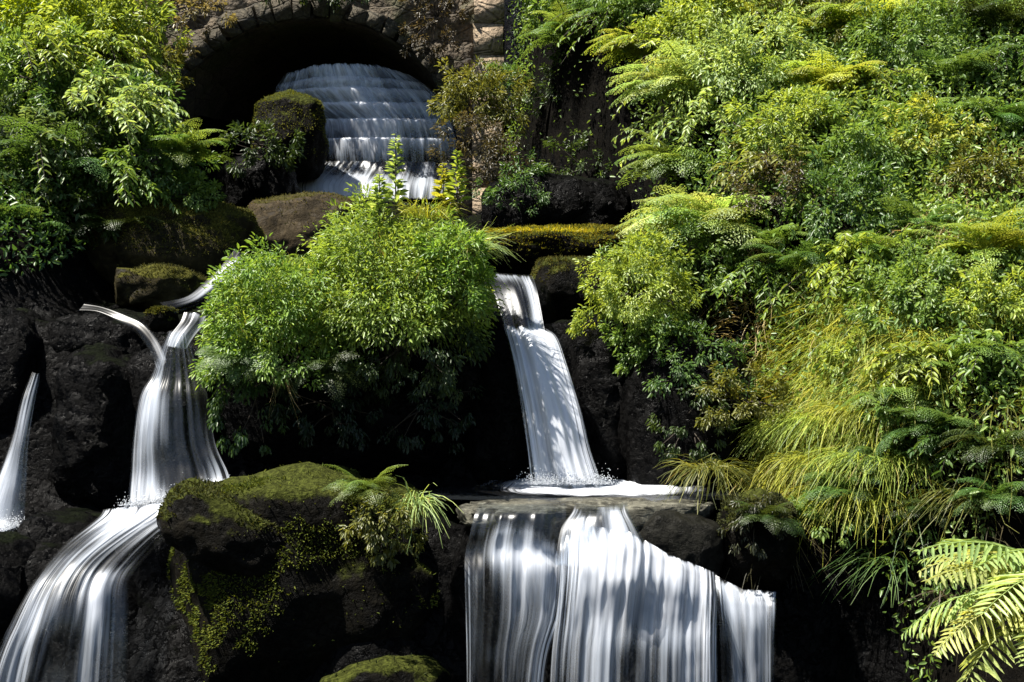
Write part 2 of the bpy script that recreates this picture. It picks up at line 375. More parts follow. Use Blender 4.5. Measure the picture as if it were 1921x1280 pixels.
# ------------------------------------------------------------------ water
def resample(pts, n):
    pts = np.asarray(pts, float); d = np.concatenate([[0], np.cumsum(np.linalg.norm(np.diff(pts, axis=0), axis=1))])
    t = np.linspace(0, d[-1], n); return np.stack([np.interp(t, d, pts[:, k]) for k in range(3)], 1)
def catmull(rows, nv):
    """rows (R,...) -> smooth nv rows"""
    R = len(rows); t = np.linspace(0, R-1, nv); k = np.minimum(t.astype(int), R-2); f = (t-k)
    g = lambda i: rows[np.clip(i, 0, R-1)]
    f = f.reshape(-1, *([1]*(rows.ndim-1)))
    p0, p1, p2, p3 = g(k-1), g(k), g(k+1), g(k+2)
    return .5*((2*p1)+(-p0+p2)*f+(2*p0-5*p1+4*p2-p3)*f**2+(-p0+3*p1-3*p2+p3)*f**3)
def flow(rows, dens=None, bulge=.0, ridge=.03, nu=70, nv=90, seed=0):
    """rows: list of polylines [(px,py,Y),...]; dens: per row list of values (spread across)"""
    R = np.stack([resample([P(*p) for p in r], nu) for r in rows])
    if dens is None: dens = [[.6]]*len(rows)
    D = np.stack([np.interp(np.linspace(0, 1, nu), np.linspace(0, 1, len(d)) if len(d) > 1 else [0], d) for d in dens])
    A = catmull(R, nv); D = catmull(D, nv)
    u = np.linspace(0, 1, nu)
    w = np.linalg.norm(A[:, 1:]-A[:, :-1], axis=2).sum(1).mean()
    lv = np.concatenate([[0], np.cumsum(np.linalg.norm(np.diff(A[:, nu//2], axis=0), axis=1))])
    U, Vv = np.meshgrid(u*w, lv)
    q = np.stack([U*14+seed*5, Vv*.7+0*U, 0*U+seed], -1)
    q2 = np.stack([U*45+seed*9, Vv*1.6, 0*U+seed], -1)
    A[..., 1] -= bulge*np.sin(np.pi*u)[None]+ridge*fbm(q, 2, seed)+ridge*.35*vnoise(q2, seed+3)
    i = np.arange(nu*nv).reshape(nv, nu)
    F = np.stack([i[:-1, :-1], i[1:, :-1], i[1:, 1:], i[:-1, 1:]], -1).reshape(-1, 4)
    uv = np.stack([U+seed*3.1, Vv+seed*1.7], -1).reshape(-1, 2)
    U2, V2 = np.meshgrid(u, np.linspace(0, 1, nv)); uv2 = np.stack([U2, V2], -1).reshape(-1, 2)
    return A.reshape(-1, 3), F, uv, uv2, D.ravel()
def water(name, sheets, label, cat="waterfall", veil=True):
    Vs, Fs, a, b, c, n = [], [], [], [], [], 0
    extra = []
    if veil:
        for V, F, uv, uv2, D in sheets:
            W_ = V.copy(); W_[:, 1] -= .025+.02*fbm(V*6, 2, 5); W_[:, 2] += .004
            extra.append((W_, F, uv+np.array([7.7, 3.3]), uv2, D-.16))
    for V, F, uv, uv2, D in list(sheets)+extra:
        Vs.append(V); Fs.append(F+n); a.append(uv); b.append(uv2); c.append(D); n += len(V)
    o = mk(name, np.concatenate(Vs), Fs, M_water, uv=np.concatenate(a), uv2=np.concatenate(b), dens=np.concatenate(c), smooth=True)
    tag(o, label, cat, kind="structure"); return o

# upper fall, rounded and stepped, out of the arch
def steps(pys, Y0, dY, left, right, dn):
    """rows of a stepped weir: short ledge, sheer drop, short ledge ..."""
    rows, dens = [], []
    for k in range(len(pys)-1):
        y = Y0-dY*k
        for py, yy, q in ((pys[k], y, .16), (pys[k]+5, y-dY*.8, .2), (pys[k+1]-4, y-dY*.9, -.06)):
            l = np.interp(py, *left); r_ = np.interp(py, *right); m = (l+r_)/2
            sag = 20*max(0, 1-(py-118)/70)
            rows.append([(l, py+sag, yy+.22), ((l+m)/2, py+sag*.2, yy+.06), (m, py, yy), ((r_+m)/2, py+sag*.2, yy+.04), (r_, py+sag, yy+.12)]); dens.append([d+q for d in dn])
    return rows, dens
ur, ud = steps([122, 148, 168, 196, 226, 262, 310], 14.74, .03, ([120, 165, 200, 230, 320], [535, 515, 545, 590, 598]), ([120, 150, 200, 250, 320], [765, 800, 838, 858, 862]), [.58, .64, .62, .88, .76, .50, .64, .72])
water("upper_waterfall", [flow(ur, ud, .08, .02, 120, 130, 1), flow([[(p[0], p[1], p[2]-.03) for p in q] for q in ur], [[d-.14 for d in q] for q in ud], .08, .02, 120, 130, 31),
  flow([[(590, 304, 14.5), (740, 304, 14.4), (862, 306, 14.5)], [(566, 325, 14.4), (720, 328, 14.3), (862, 330, 14.4)],
        [(545, 345, 14.2), (700, 350, 14.1), (862, 350, 14.2)], [(546, 368, 14.1), (690, 374, 14.0), (858, 374, 14.1)]],
       [[.4, .4, .4, .4], [.6, .55, .5, .5], [.95, .9, .6, .6], [.98, .9, .5, .5]], .03, .03, 90, 50, 2)],
  "broad stepped waterfall of many thin trickles inside the dark arch at the top")
# main cascade
water("main_waterfall", [
  flow([[(900, 512, 8.95), (998, 518, 8.9)], [(922, 540, 8.68), (1006, 540, 8.66)], [(938, 585, 8.52), (1014, 580, 8.52)], [(950, 630, 8.38), (1022, 624, 8.38)]],
       [[.5, .6, .5], [.36, .34, .4, .85], [.4, .26, .34, 1.0], [.7, .3, .6, 1.0]], .03, .02, 40, 50, 3),
  flow([[(944, 612, 8.42), (1020, 616, 8.42)], [(952, 640, 8.32), (1046, 634, 8.32)], [(966, 700, 8.2), (1066, 690, 8.2)],
        [(980, 780, 8.12), (1090, 770, 8.12)], [(990, 850, 8.07), (1108, 845, 8.07)], [(997, 915, 8.03), (1132, 915, 8.03)]],
       [[.8, .7, .9], [.95, .9, .95], [1.0, 1.0, .95], [.95, .8, 1.0, .85], [.85, .7, 1.0, .75], [.9, .7, .95, .8]], .06, .035, 60, 90, 4)],
  "tall narrow white waterfall beside the leafy mound, dropping into the shallow pool")
# lower curtain
water("lower_waterfall", [
  flow([[(900, 944, 7.45), (980, 944, 7.45), (1062, 944, 7.45)], [(892, 962, 7.29), (980, 960, 7.27), (1062, 960, 7.29)], [(882, 1000, 7.25), (960, 992, 7.23), (1060, 1004, 7.23)],
        [(873, 1040, 7.25), (960, 1026, 7.22), (1060, 1044, 7.24)], [(872, 1085, 7.2), (960, 1070, 7.17), (1060, 1080, 7.18)], [(873, 1150, 7.17), (1052, 1150, 7.15)],
        [(875, 1240, 7.15), (1026, 1240, 7.13)], [(876, 1420, 7.14), (1010, 1420, 7.12)]],
       [[.0, .0, .0, .0], [.05, .2, .15, .05], [.2, .5, .5, .25], [.3, .6, .8, .75], [.6, .35, .7, .7, .95], [.62, .25, .55, .5, .95], [.6, .22, .45, .42, .9], [.55, .2, .4, .4, .85]], .05, .03, 90, 110, 6),
  flow([[(1078, 944, 7.45), (1130, 948, 7.45), (1176, 942, 7.45)], [(1072, 962, 7.28), (1130, 957, 7.27), (1180, 964, 7.28)], [(1052, 995, 7.2), (1130, 985, 7.19), (1200, 1000, 7.2)], [(1040, 1060, 7.13), (1235, 1075, 7.13)]],
       [[.5, .1, .5, .2, .5], [.75, .2, .4, .6, .8], [.6, .8, .35, .9, .6], [.5, .8, .8, .8, .5]], .04, .02, 50, 40, 7),
  flow([[(1052, 1008, 7.22), (1110, 985, 7.18), (1180, 996, 7.18), (1250, 1036, 7.2), (1346, 1076, 7.24)], [(1050, 1036, 7.16), (1180, 1026, 7.12), (1347, 1096, 7.18)],
        [(1048, 1090, 7.11), (1190, 1080, 7.07), (1347, 1120, 7.13)], [(1042, 1160, 7.09), (1345, 1170, 7.1)], [(1034, 1240, 7.08), (1345, 1240, 7.06)], [(1026, 1420, 7.07), (1345, 1420, 7.05)]],
       [[.5, .85, .9, .8, .9], [.7, .95, .95, .85, .95], [.8, .85, .8, .85, .95], [.62, .75, .62, .8, .95], [.5, .66, .45, .58, .9], [.45, .6, .4, .52, .85]], .05, .03, 150, 110, 8),
  flow([[(1340, 1078, 7.28), (1390, 1104, 7.26), (1455, 1110, 7.28)], [(1344, 1130, 7.2), (1454, 1140, 7.2)], [(1350, 1210, 7.16), (1453, 1210, 7.16)], [(1356, 1420, 7.15), (1452, 1420, 7.15)]],
       [[.9, .7, .8], [.55, .75, .65], [.35, .66, .55], [.3, .6, .5]], .03, .02, 60, 80, 9)],
  "wide lower waterfall hanging as a curtain of pale strands below the pool")
# left cascade
water("left_waterfall", [
  flow([[(318, 622, 8.42), (352, 626, 8.42)], [(302, 660, 8.38), (362, 664, 8.38)], [(286, 706, 8.34), (376, 706, 8.34)], [(264, 745, 8.28), (390, 750, 8.28)],
        [(252, 820, 8.23), (402, 830, 8.22)], [(247, 885, 8.2), (426, 885, 8.18)], [(240, 958, 8.12), (436, 918, 8.1)]],
       [[.55, .4, .6], [.6, .22, .4, .25], [.7, .4, .2, .26, .2], [.9, .68, .34, .1, .34], [.8, .5, .34, .1, .52], [.72, .52, .16, .34, .72], [.9, .85, .4, .5, .9]], .05, .03, 70, 100, 11)],
  "left waterfall of two white strands over black rock, fed by two trickles")
water("sliding_cascade", [
  flow([[(196, 956, 8.05), (300, 942, 8.0), (440, 906, 8.1)], [(185, 972, 7.95), (300, 958, 7.9), (420, 925, 8.0)], [(130, 1015, 7.75), (240, 1005, 7.7), (330, 990, 7.8)], [(92, 1055, 7.6), (180, 1050, 7.5), (270, 1050, 7.6)],
        [(55, 1105, 7.45), (150, 1095, 7.4), (243, 1090, 7.45)], [(20, 1170, 7.35), (130, 1160, 7.32), (241, 1160, 7.38)], [(-20, 1260, 7.3), (240, 1240, 7.34)], [(-60, 1420, 7.28), (238, 1420, 7.32)]],
       [[1, 1, .95, .95], [.7, .95, .8, .5], [.4, .5, .54, .44, .3], [.45, .52, .42, .38, .42], [.7, .52, .35, .75, .3], [.55, .62, .22, .7, .3], [.62, .5, .15, .6, .25], [.55, .45, .12, .55, .2]], .06, .045, 100, 120, 12)],
  "sliding bluish cascade fanning down to the lower left below the left waterfall", "waterfall")
water("side_waterfall", [
  flow([[(62, 698, 8.5), (77, 702, 8.5)], [(42, 750, 8.4), (66, 756, 8.4)], [(22, 830, 8.3), (54, 834, 8.3)], [(-5, 900, 8.25), (50, 905, 8.25)], [(-40, 970, 8.2), (44, 975, 8.2)], [(-80, 1025, 8.05), (30, 990, 8.05)]],
       [[.5, .5], [.55, .5], [.55, .6, .5], [.7, .8, .4], [.7, .75, .4], [.9, .9, .8]], .03, .02, 36, 60, 13)],
  "thin slanting waterfall cut by the left edge over black rock")
water("upper_trickle", [
  flow([[(438, 470, 9.1), (468, 478, 9.1)], [(415, 498, 9.0), (448, 510, 9.0)], [(385, 528, 8.9), (415, 542, 8.9)], [(350, 556, 8.8), (378, 570, 8.8)], [(300, 568, 8.7), (330, 590, 8.7)]],
       [[.1, .2], [.5, .95, .6], [.4, .8, .3], [.6, .55, .35], [.3, .35]], .02, .02, 30, 60, 14)],
  "narrow white trickle slanting down beside the left end of the leafy mound", "stream", veil=False)
water("left_trickle", [
  flow([[(150, 590, 8.75), (160, 566, 8.75)], [(186, 590, 8.7), (194, 574, 8.7)], [(226, 612, 8.62), (238, 588, 8.62)], [(256, 626, 8.55), (272, 606, 8.55)], [(282, 662, 8.48), (300, 640, 8.48)], [(296, 700, 8.42), (316, 676, 8.42)]],
       [[.0, .15], [.2, .05, .3], [.05, .35, .1], [.3, .1, .38], [.2, .5, .35], [.5, .5]], .02, .05, 40, 60, 15)],
  "small trickle curving right across black rock to the left waterfall", "stream", veil=False)
water("short_trickle", [
  flow([[(345, 586, 8.6), (392, 588, 8.6)], [(338, 604, 8.55), (384, 606, 8.55)], [(320, 628, 8.48), (364, 632, 8.48)], [(312, 650, 8.43), (350, 655, 8.43)]],
       [[.4, .7, .8], [.5, .45, .7], [.6, .7, .6], [.6, .6, .6]], .02, .02, 30, 30, 16)],
  "short white trickle above the head of the left waterfall", "stream", veil=False)

# pool and foam
def disc(cx, cy, rx, ry, z, n=64, rings=14, seed=0):
    V = [[cx, cy, z]]; 
    for r in range(1, rings+1):
        for k in range(n):
            a = 2*math.pi*k/n; w = 1+.06*math.sin(3*a+seed)+.04*math.sin(7*a+seed*2)
            V.append([cx+rx*w*r/rings*math.cos(a), cy+ry*w*r/rings*math.sin(a), z])
    T = [[0, 1+k, 1+(k+1) % n] for k in range(n)]; Q = []
    for r in range(rings-1):
        for k in range(n):
            a = 1+r*n+k; b = 1+r*n+(k+1) % n; Q.append([a, a+n, b+n, b])
    return np.array(V), [np.array(T), np.array(Q)]
zp = -.855
V, F = disc(.42, 8.02, 1.1, .47, zp)
tag(mk("pool", V, F, M_pool, smooth=True), "shallow dark pool at the foot of the tall narrow waterfall", "pool", kind="structure")
f1 = flow([[(925, 903, 8.35), (1110, 903, 8.45), (1290, 903, 8.3)], [(895, 914, 8.1), (1110, 912, 8.2), (1330, 916, 8.1)], [(890, 925, 7.85), (1110, 926, 7.8), (1332, 925, 7.85)], [(950, 934, 7.7), (1110, 936, 7.66), (1320, 934, 7.7)]],
          [[.25, .5, 1, .6, .25], [.3, .75, 1.1, .9, .3], [.25, .7, 1.1, .9, .3], [.15, .3, .5, .35, .15]], 0, 0, 90, 24, 20)
q = f1[0]; q[:, 2] = np.maximum(q[:, 2], zp+.006)+.012*(1+fbm(q*9, 3, 4))
tag(water("foam", [f1], "white foam spread in a thin bright oval where the tall waterfall lands", "foam", veil=False), kind="structure")
def foam_material():
    m, N, L, out = new_mat("spray")
    d = N("ShaderNodeBsdfDiffuse"); d.inputs[0].default_value = (.75, .78, .82, 1); t = N("ShaderNodeBsdfTranslucent"); t.inputs[0].default_value = (.75, .78, .82, 1)
    mx = N("ShaderNodeMixShader", n0=.4); L(d.outputs[0], mx.inputs[1]); L(t.outputs[0], mx.inputs[2]); L(mx.outputs[0], out.inputs[0]); return m
M_spray = foam_material()
def spray(line, n, spread, rise, label, seed, size=.0035):
    """tiny droplets thrown up along a landing line"""
    rng = np.random.default_rng(seed); A = resample([P(*p) for p in line], 60)
    c = A[rng.integers(0, 60, n)]+rng.normal(0, 1, (n, 3))*np.array([spread, spread*.6, 0]); c[:, 2] += np.abs(rng.normal(0, rise, n))*rng.random(n)
    T = np.array([[1, 1, 1], [1, -1, -1], [-1, 1, -1], [-1, -1, 1]])*.6; sz = size*rng.uniform(.4, 1.3, n)
    V = c[:, None]+T[None]*sz[:, None, None]; i = np.arange(n)[:, None]*4
    F = np.concatenate([i+np.array([[0, 1, 2]]), i+np.array([[0, 3, 1]]), i+np.array([[0, 2, 3]]), i+np.array([[1, 3, 2]])])
    o = mk("spray", V, [F], M_spray); tag(o, label, "spray", kind="stuff")
spray([(985, 908, 7.95), (1140, 908, 7.95)], 2600, .03, .045, "fine white spray where the tall waterfall hits the pool", 1)
spray([(235, 950, 8.0), (330, 938, 8.0), (435, 912, 8.05)], 2400, .03, .035, "fine white spray along the foot of the left waterfall", 2)
spray([(-10, 1000, 8.05), (36, 985, 8.1)], 700, .03, .04, "fine white spray at the foot of the side waterfall", 3)

# ------------------------------------------------------------------ rocks
RK = [
 # box, Y, depth, mat, label, kwargs
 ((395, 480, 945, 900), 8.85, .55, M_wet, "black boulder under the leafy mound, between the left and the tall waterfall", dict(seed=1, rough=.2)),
 ((318, 884, 874, 1340), 7.85, .55, M_mossrock, "broad moss topped boulder between the sliding cascade and the lower curtain", dict(seed=2, moss=20000, mcol=(.09, .11, .015), rough=.24, mthr=-.1, mgap=.02)),
 ((290, 930, 600, 1080), 7.5, .3, M_mossrock, "sloping brown green rock at the right edge of the sliding cascade", dict(seed=3, moss=4000, tilt=24, mcol=(.05, .055, .014), rough=.15)),
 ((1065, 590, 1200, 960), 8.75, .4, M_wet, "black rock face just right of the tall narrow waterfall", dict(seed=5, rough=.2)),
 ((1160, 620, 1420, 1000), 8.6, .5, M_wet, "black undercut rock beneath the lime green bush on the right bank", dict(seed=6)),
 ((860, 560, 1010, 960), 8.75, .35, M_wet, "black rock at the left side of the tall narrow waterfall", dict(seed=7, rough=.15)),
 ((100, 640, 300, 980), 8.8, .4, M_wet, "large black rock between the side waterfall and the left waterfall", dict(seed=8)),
 ((-150, 560, 90, 1000), 9.0, .4, M_wet, "black rock at the left edge behind the thin slanting waterfall", dict(seed=9)),
 ((30, 960, 200, 1120), 8.0, .3, M_wet, "dark wet rock on the upper left side of the sliding cascade", dict(seed=10)),
 ((-150, 1010, 80, 1200), 7.7, .3, M_wet, "dark wet rock at the left edge below the side waterfall", dict(seed=31)),
 ((225, 640, 430, 980), 8.85, .35, M_wet, "dark rock face behind the left waterfall", dict(seed=11)),
 ((-100, 1000, 330, 1480), 7.95, .45, M_wet, "rounded black rock under the sliding cascade", dict(seed=12, rough=.12)),
 ((150, 375, 490, 560), 10.4, .5, M_olive, "long olive brown rock above the upper trickle on the left", dict(seed=13, moss=12000, mcol=(.10, .10, .02), tilt=3, mgap=-.4, mthr=.1)),
 ((200, 500, 400, 585), 9.8, .35, M_olive, "low dark olive rock just left of the upper trickle", dict(seed=14, moss=2500, mcol=(.05, .05, .012))),
 ((455, 362, 690, 520), 11.2, .5, M_brownrock, "brown rock at the foot of the broad stepped waterfall", dict(seed=15, rough=.15, moss=1500, mcol=(.12, .11, .03))),
 ((275, 575, 335, 625), 8.75, .1, M_mossrock, "small olive rock between the two trickles", dict(seed=16, moss=900, mcol=(.09, .09, .015))),
 ((80, 580, 300, 760), 9.05, .25, M_wet, "low dark rock under the small curving trickle", dict(seed=32)),
 ((860, 428, 1230, 510), 10.2, .45, M_mossrock, "flat ledge with a bright yellow moss band above the head of the tall waterfall", dict(seed=17, moss=16000, mcol=(.20, .18, .018), rough=.26, sq=.95, mthr=.1, mgap=-.3)),
 ((985, 478, 1200, 620), 9.55, .35, M_mossrock, "olive brown boulder to the right of the head of the tall waterfall", dict(seed=18, moss=4000, mcol=(.08, .075, .015), rough=.14)),
 ((880, 520, 1040, 680), 9.05, .3, M_wet, "smooth dark rock the head of the tall waterfall slides over", dict(seed=19, rough=.1)),
 ((850, 938, 1345, 1400), 7.75, .42, M_wet, "black slab the wide lower curtain falls in front of", dict(seed=20, rough=.08, sq=.5)),
 ((850, 940, 1350, 985), 7.55, .24, M_lip, "flat grey ledge along the front lip of the pool", dict(seed=21, rough=.12, sq=.5)),
 ((1175, 955, 1360, 1105), 7.42, .2, M_greyledge, "grey brown rock splitting the right end of the lower curtain", dict(seed=22, rough=.2, tilt=15)),
 ((1028, 965, 1085, 1040), 7.3, .08, M_greyledge, "small dark wedge of rock between two streams of the lower curtain", dict(seed=23, rough=.2, sub=4)),
 ((1335, 925, 1500, 1110), 7.45, .22, M_mossrock, "dark overhanging rock above the last strands at the curtain's right end", dict(seed=24, moss=2500, mcol=(.05, .055, .02))),
 ((1420, 1060, 1800, 1500), 7.8, .35, M_wet, "black rock wall to the right of the lower curtain", dict(seed=25, rough=.15)),
 ((470, 178, 614, 350), 14.0, .42, M_mossrock, "moss capped rock at the left side of the broad stepped waterfall", dict(seed=26, moss=5000, mcol=(.15, .16, .02), rough=.2, mthr=-.05, mgap=-.4, cuts=3, sq=1.05)),
 ((470, 374, 900, 620), 13.9, .5, M_wet, "dark rock behind the broad stepped waterfall", dict(seed=27, rough=.1)),
 ((410, 290, 560, 430), 12.9, .4, M_wet, "dark rock below the arch at the left of the broad waterfall", dict(seed=28)),
 ((900, 330, 1200, 470), 11.3, .4, M_wet, "black rock in the dark hollow behind the yellow moss ledge", dict(seed=29)),
 ((560, 1200, 880, 1550), 7.4, .35, M_mossrock, "dark mossy rock at the bottom beside the left edge of the lower curtain", dict(seed=30, moss=1200, mcol=(.02, .028, .008), mgap=.1)),
]
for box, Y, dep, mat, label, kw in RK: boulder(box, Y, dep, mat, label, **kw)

# ------------------------------------------------------------------ bridge
def bridge():
    root = empty("stone_bridge", (-2.2, 14.5, 1.0)); tag(root, "weathered stone arch bridge over the stream at the top, dark under its arch", "bridge")
    cx, hw, zs, zt = P(585, 0, 14.5)[0], 1.50, 2.0, P(0, 34, 14.5)[2]
    arc = [(cx+hw*math.cos(math.pi*(1-k/32)), zs+(zt-zs)*math.sin(math.pi*k/32)) for k in range(33)]
    rng = np.random.default_rng(5)
    def wallgrid(x0, x1, z0, z1, y0, y1):
        # front face grid with the opening left out, pushed in and out like rubble
        xs = np.arange(x0, x1+.01, .045); zz = np.arange(z0, z1+.01, .045)
        X, Z = np.meshgrid(xs, zz)
        r = ((X-cx)/hw)**2+(np.maximum(Z-zs, 0)/(zt-zs))**2
        ins = (r < 1)
        p = np.stack([X, 0*X, Z], -1)
        Yv = y0-.10*fbm(p*3.2, 4, 7)-.03*fbm(p*13, 2, 8)
        V = np.stack([X, Yv, Z], -1).reshape(-1, 3)
        ny, nx = X.shape; i = np.arange(nx*ny).reshape(ny, nx)
        F = np.stack([i[:-1, :-1], i[:-1, 1:], i[1:, 1:], i[1:, :-1]], -1).reshape(-1, 4)
        return V, F[~ins.ravel()[F].any(1)]
    V, F = wallgrid(-9.0, -.1, -.5, 6.0, 14.5, 19)
    parts = [(V, [F])]
    w = mk("wall", *jn(parts), M_masonry, root, smooth=True); w.location = -Vector(root.location)
    # back wall and top
    V, F = boxes([((-9, 14.62, 4.6), (3.0, 18.9, 6.0)), ((-9, 14.62, -.5), (cx-hw-.05, 18.9, 4.6)), ((cx+hw+.05, 14.62, -.5), (-.1, 18.9, 4.6)), ((cx-hw-.05, 18.5, 1.5), (cx+hw+.05, 18.9, 4.6)), ((cx-hw-.05, 14.62, zt+.06), (cx+hw+.05, 18.5, 4.6))])
    b = mk("fill", V, F, M_masonry, root); b.location = -Vector(root.location)
    # barrel
    arcx = [(cx-hw, .8)]+arc+[(cx+hw, .8)]
    V = np.array([[x, y, z] for y in np.linspace(14.45, 18.5, 20) for x, z in arcx]); n = len(arcx)
    V = V+.03*np.stack([fbm(V*4, 2, 3), 0*V[:, 0], fbm(V*4+9, 2, 4)], -1)
    i = np.arange(20*n).reshape(20, n)
    F = np.stack([i[:-1, :-1], i[:-1, 1:], i[1:, 1:], i[1:, :-1]], -1).reshape(-1, 4)
    s = mk("vault", V, [F], M_masonry, root, smooth=True); s.location = -Vector(root.location)
    # ring of arch stones
    st = []
    for k in range(26):
        a0, a1 = math.pi*(1-k/26)-.008, math.pi*(1-(k+1)/26)+.008
        d = .02+.03*rng.random(); h = .15+.10*rng.random()
        pts = []
        for y in (14.43-d*.6, 14.62):
            for a, rr in ((a0, 0), (a1, 0), (a1, h), (a0, h)):
                pts.append([cx+(hw+rr)*math.cos(a), y, zs+(zt-zs+rr)*math.sin(a)])
        pts = np.array(pts)+rng.normal(0, .016, (8, 3))
        st.append((pts, [np.array([[0, 1, 2, 3], [7, 6, 5, 4], [0, 4, 5, 1], [1, 5, 6, 2], [2, 6, 7, 3], [3, 7, 4, 0]])]))
    V, F = jn(st); r = mk("arch_ring", V, F, M_ring, root); r.location = -Vector(root.location)
    # tan corner pier
    x0, x1 = P(888, 0, 14.3)[0], P(944, 0, 14.3)[0]
    bl = []; z = .6
    while z < 6.0:
        h = .26+.1*rng.random(); j = rng.normal(0, .006, 2)
        bl.append(((x0+j[0], 14.2+j[1], z+.008), (x1+j[0], 14.8, z+h))); z += h
    V, F = boxes(bl); V = V+rng.normal(0, .004, V.shape)
    q = mk("pier", V, F, M_sandstone, root); q.location = -Vector(root.location); q["label"] = "plain tan sandstone pier"
def boxes(bs):
    out = []
    for (a, b) in bs:
        V = np.array([[x, y, z] for z in (a[2], b[2]) for y in (a[1], b[1]) for x in (a[0], b[0])], float)
        out.append((V, [np.array([[0, 1, 5, 4], [1, 3, 7, 5], [3, 2, 6, 7], [2, 0, 4, 6], [4, 5, 7, 6], [0, 2, 3, 1]])]))
    V, F = jn(out); return V, F
bridge()

# ------------------------------------------------------------------ plant builders
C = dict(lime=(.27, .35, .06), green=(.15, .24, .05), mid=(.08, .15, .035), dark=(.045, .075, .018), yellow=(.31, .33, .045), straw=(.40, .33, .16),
         olive=(.14, .15, .03), brown=(.07, .06, .03), pale=(.30, .40, .13), mound=(.23, .32, .06), deep_shade=(.012, .03, .008))  # the two darkest greens carry the shade of low plants in the leaf colour
def tube(p0, p1, r0, r1, bend=(0, 0, 0), seg=5, n=5):
    t = np.linspace(0, 1, seg)[:, None]; p0 = np.asarray(p0, float); p1 = np.asarray(p1, float)
    c = p0+(p1-p0)*t+np.asarray(bend)*np.sin(np.pi*t)
    d = norm(np.gradient(c, axis=0)); a = norm(np.cross(d, np.array([.3, .9, .31]))); b = np.cross(d, a)
    r = (r0+(r1-r0)*t)
    an = np.linspace(0, 2*np.pi, n, endpoint=False)
    V = c[:, None]+r[:, None]*(a[:, None]*np.cos(an)[None, :, None]+b[:, None]*np.sin(an)[None, :, None])
    i = np.arange(seg*n).reshape(seg, n); j = np.roll(i, -1, 1)
    F = np.stack([i[:-1], j[:-1], j[1:], i[1:]], -1).reshape(-1, 4)
    return V.reshape(-1, 3), [F]
def bush_mesh(R, n, leaf, seed, lump=.22, droop=.25, lo=-.35, per=45, wr=.34, fill=.42):
    rng = np.random.default_rng(seed); R = np.array(R, float)
    nc = max(6, n//per)
    d = norm(rng.normal(0, 1, (nc*4, 3))); d = d[d[:, 2] > lo][:nc]; nc = len(d)
    k = 1+lump*fbm(d*2.4+seed, 3, seed)*1.6
    k = k*np.where(rng.random(nc) < fill, rng.uniform(.45, .85, nc), rng.uniform(.88, 1.03, nc))
    c = d*R*k[:, None]
    ci = rng.integers(0, nc, n); cs = rng.uniform(.06, .13, nc)*R.mean()*1.5
    off = rng.normal(0, 1, (n, 3)); off = norm(off)*rng.random((n, 1))**.5
    pos = c[ci]+off*cs[ci][:, None]
    out = norm(d[ci]/R)
    # one shared direction per clump, so clumps read as sprays
    cd = norm(d/R+rng.normal(0, .5, (nc, 3)))
    dr = cd[ci]*.7+off*.9+rng.normal(0, .3, (n, 3))+np.array([0, 0, -droop])
    nn = norm(out*.6+np.array([0, 0, .8])+rng.normal(0, .45, (n, 3)))
    ln = rng.uniform(.45, 1.25, n)*leaf*rng.uniform(.8, 1.45, nc)[ci]
    V, F = leaves(pos, dr, nn, ln, ln*wr)
    tint = np.clip(rng.random(n)*.55+(rng.random(nc)*.4)[ci], 0, 1)
    stems = []
    hang = lo < -.45
    o0 = np.array([0, R[1]*.7, R[2]*.1]) if hang else np.array([0, 0, R[2]*min(lo, 0)-.05])
    for q in rng.choice(nc, min(nc, 14), replace=False):
        stems.append(tube(o0+rng.normal(0, .03, 3), c[q]*.92, .012*R.mean()+.003, .002, rng.normal(0, .06, 3)*R.mean()))
    return V, F, np.repeat(tint, 6), stems
def bush(px, py, Y, R, n, leaf, col, label, seed, name="leafy_shrub", cat="shrub", loc=None, rot=0, **kw):
    n = int(n*1.8); leaf *= .88
    V, F, t, st = bush_mesh(R, n, leaf, seed, **kw)
    loc = P(px, py, Y) if loc is None else loc
    root = empty(name, loc, rot); tag(root, label, cat, {"leafy_shrub": "shrubs on the two banks", "trailing_plant": "trailing plants on the rocks"}.get(name))
    f = mk("foliage", V, F, M_leaf, root, tint=t); f.color = (*C.get(col, col), 1) if isinstance(col, str) else (*col, 1)
    V, F = jn(st); mk("stems", V, F, M_bark, root)
    return root
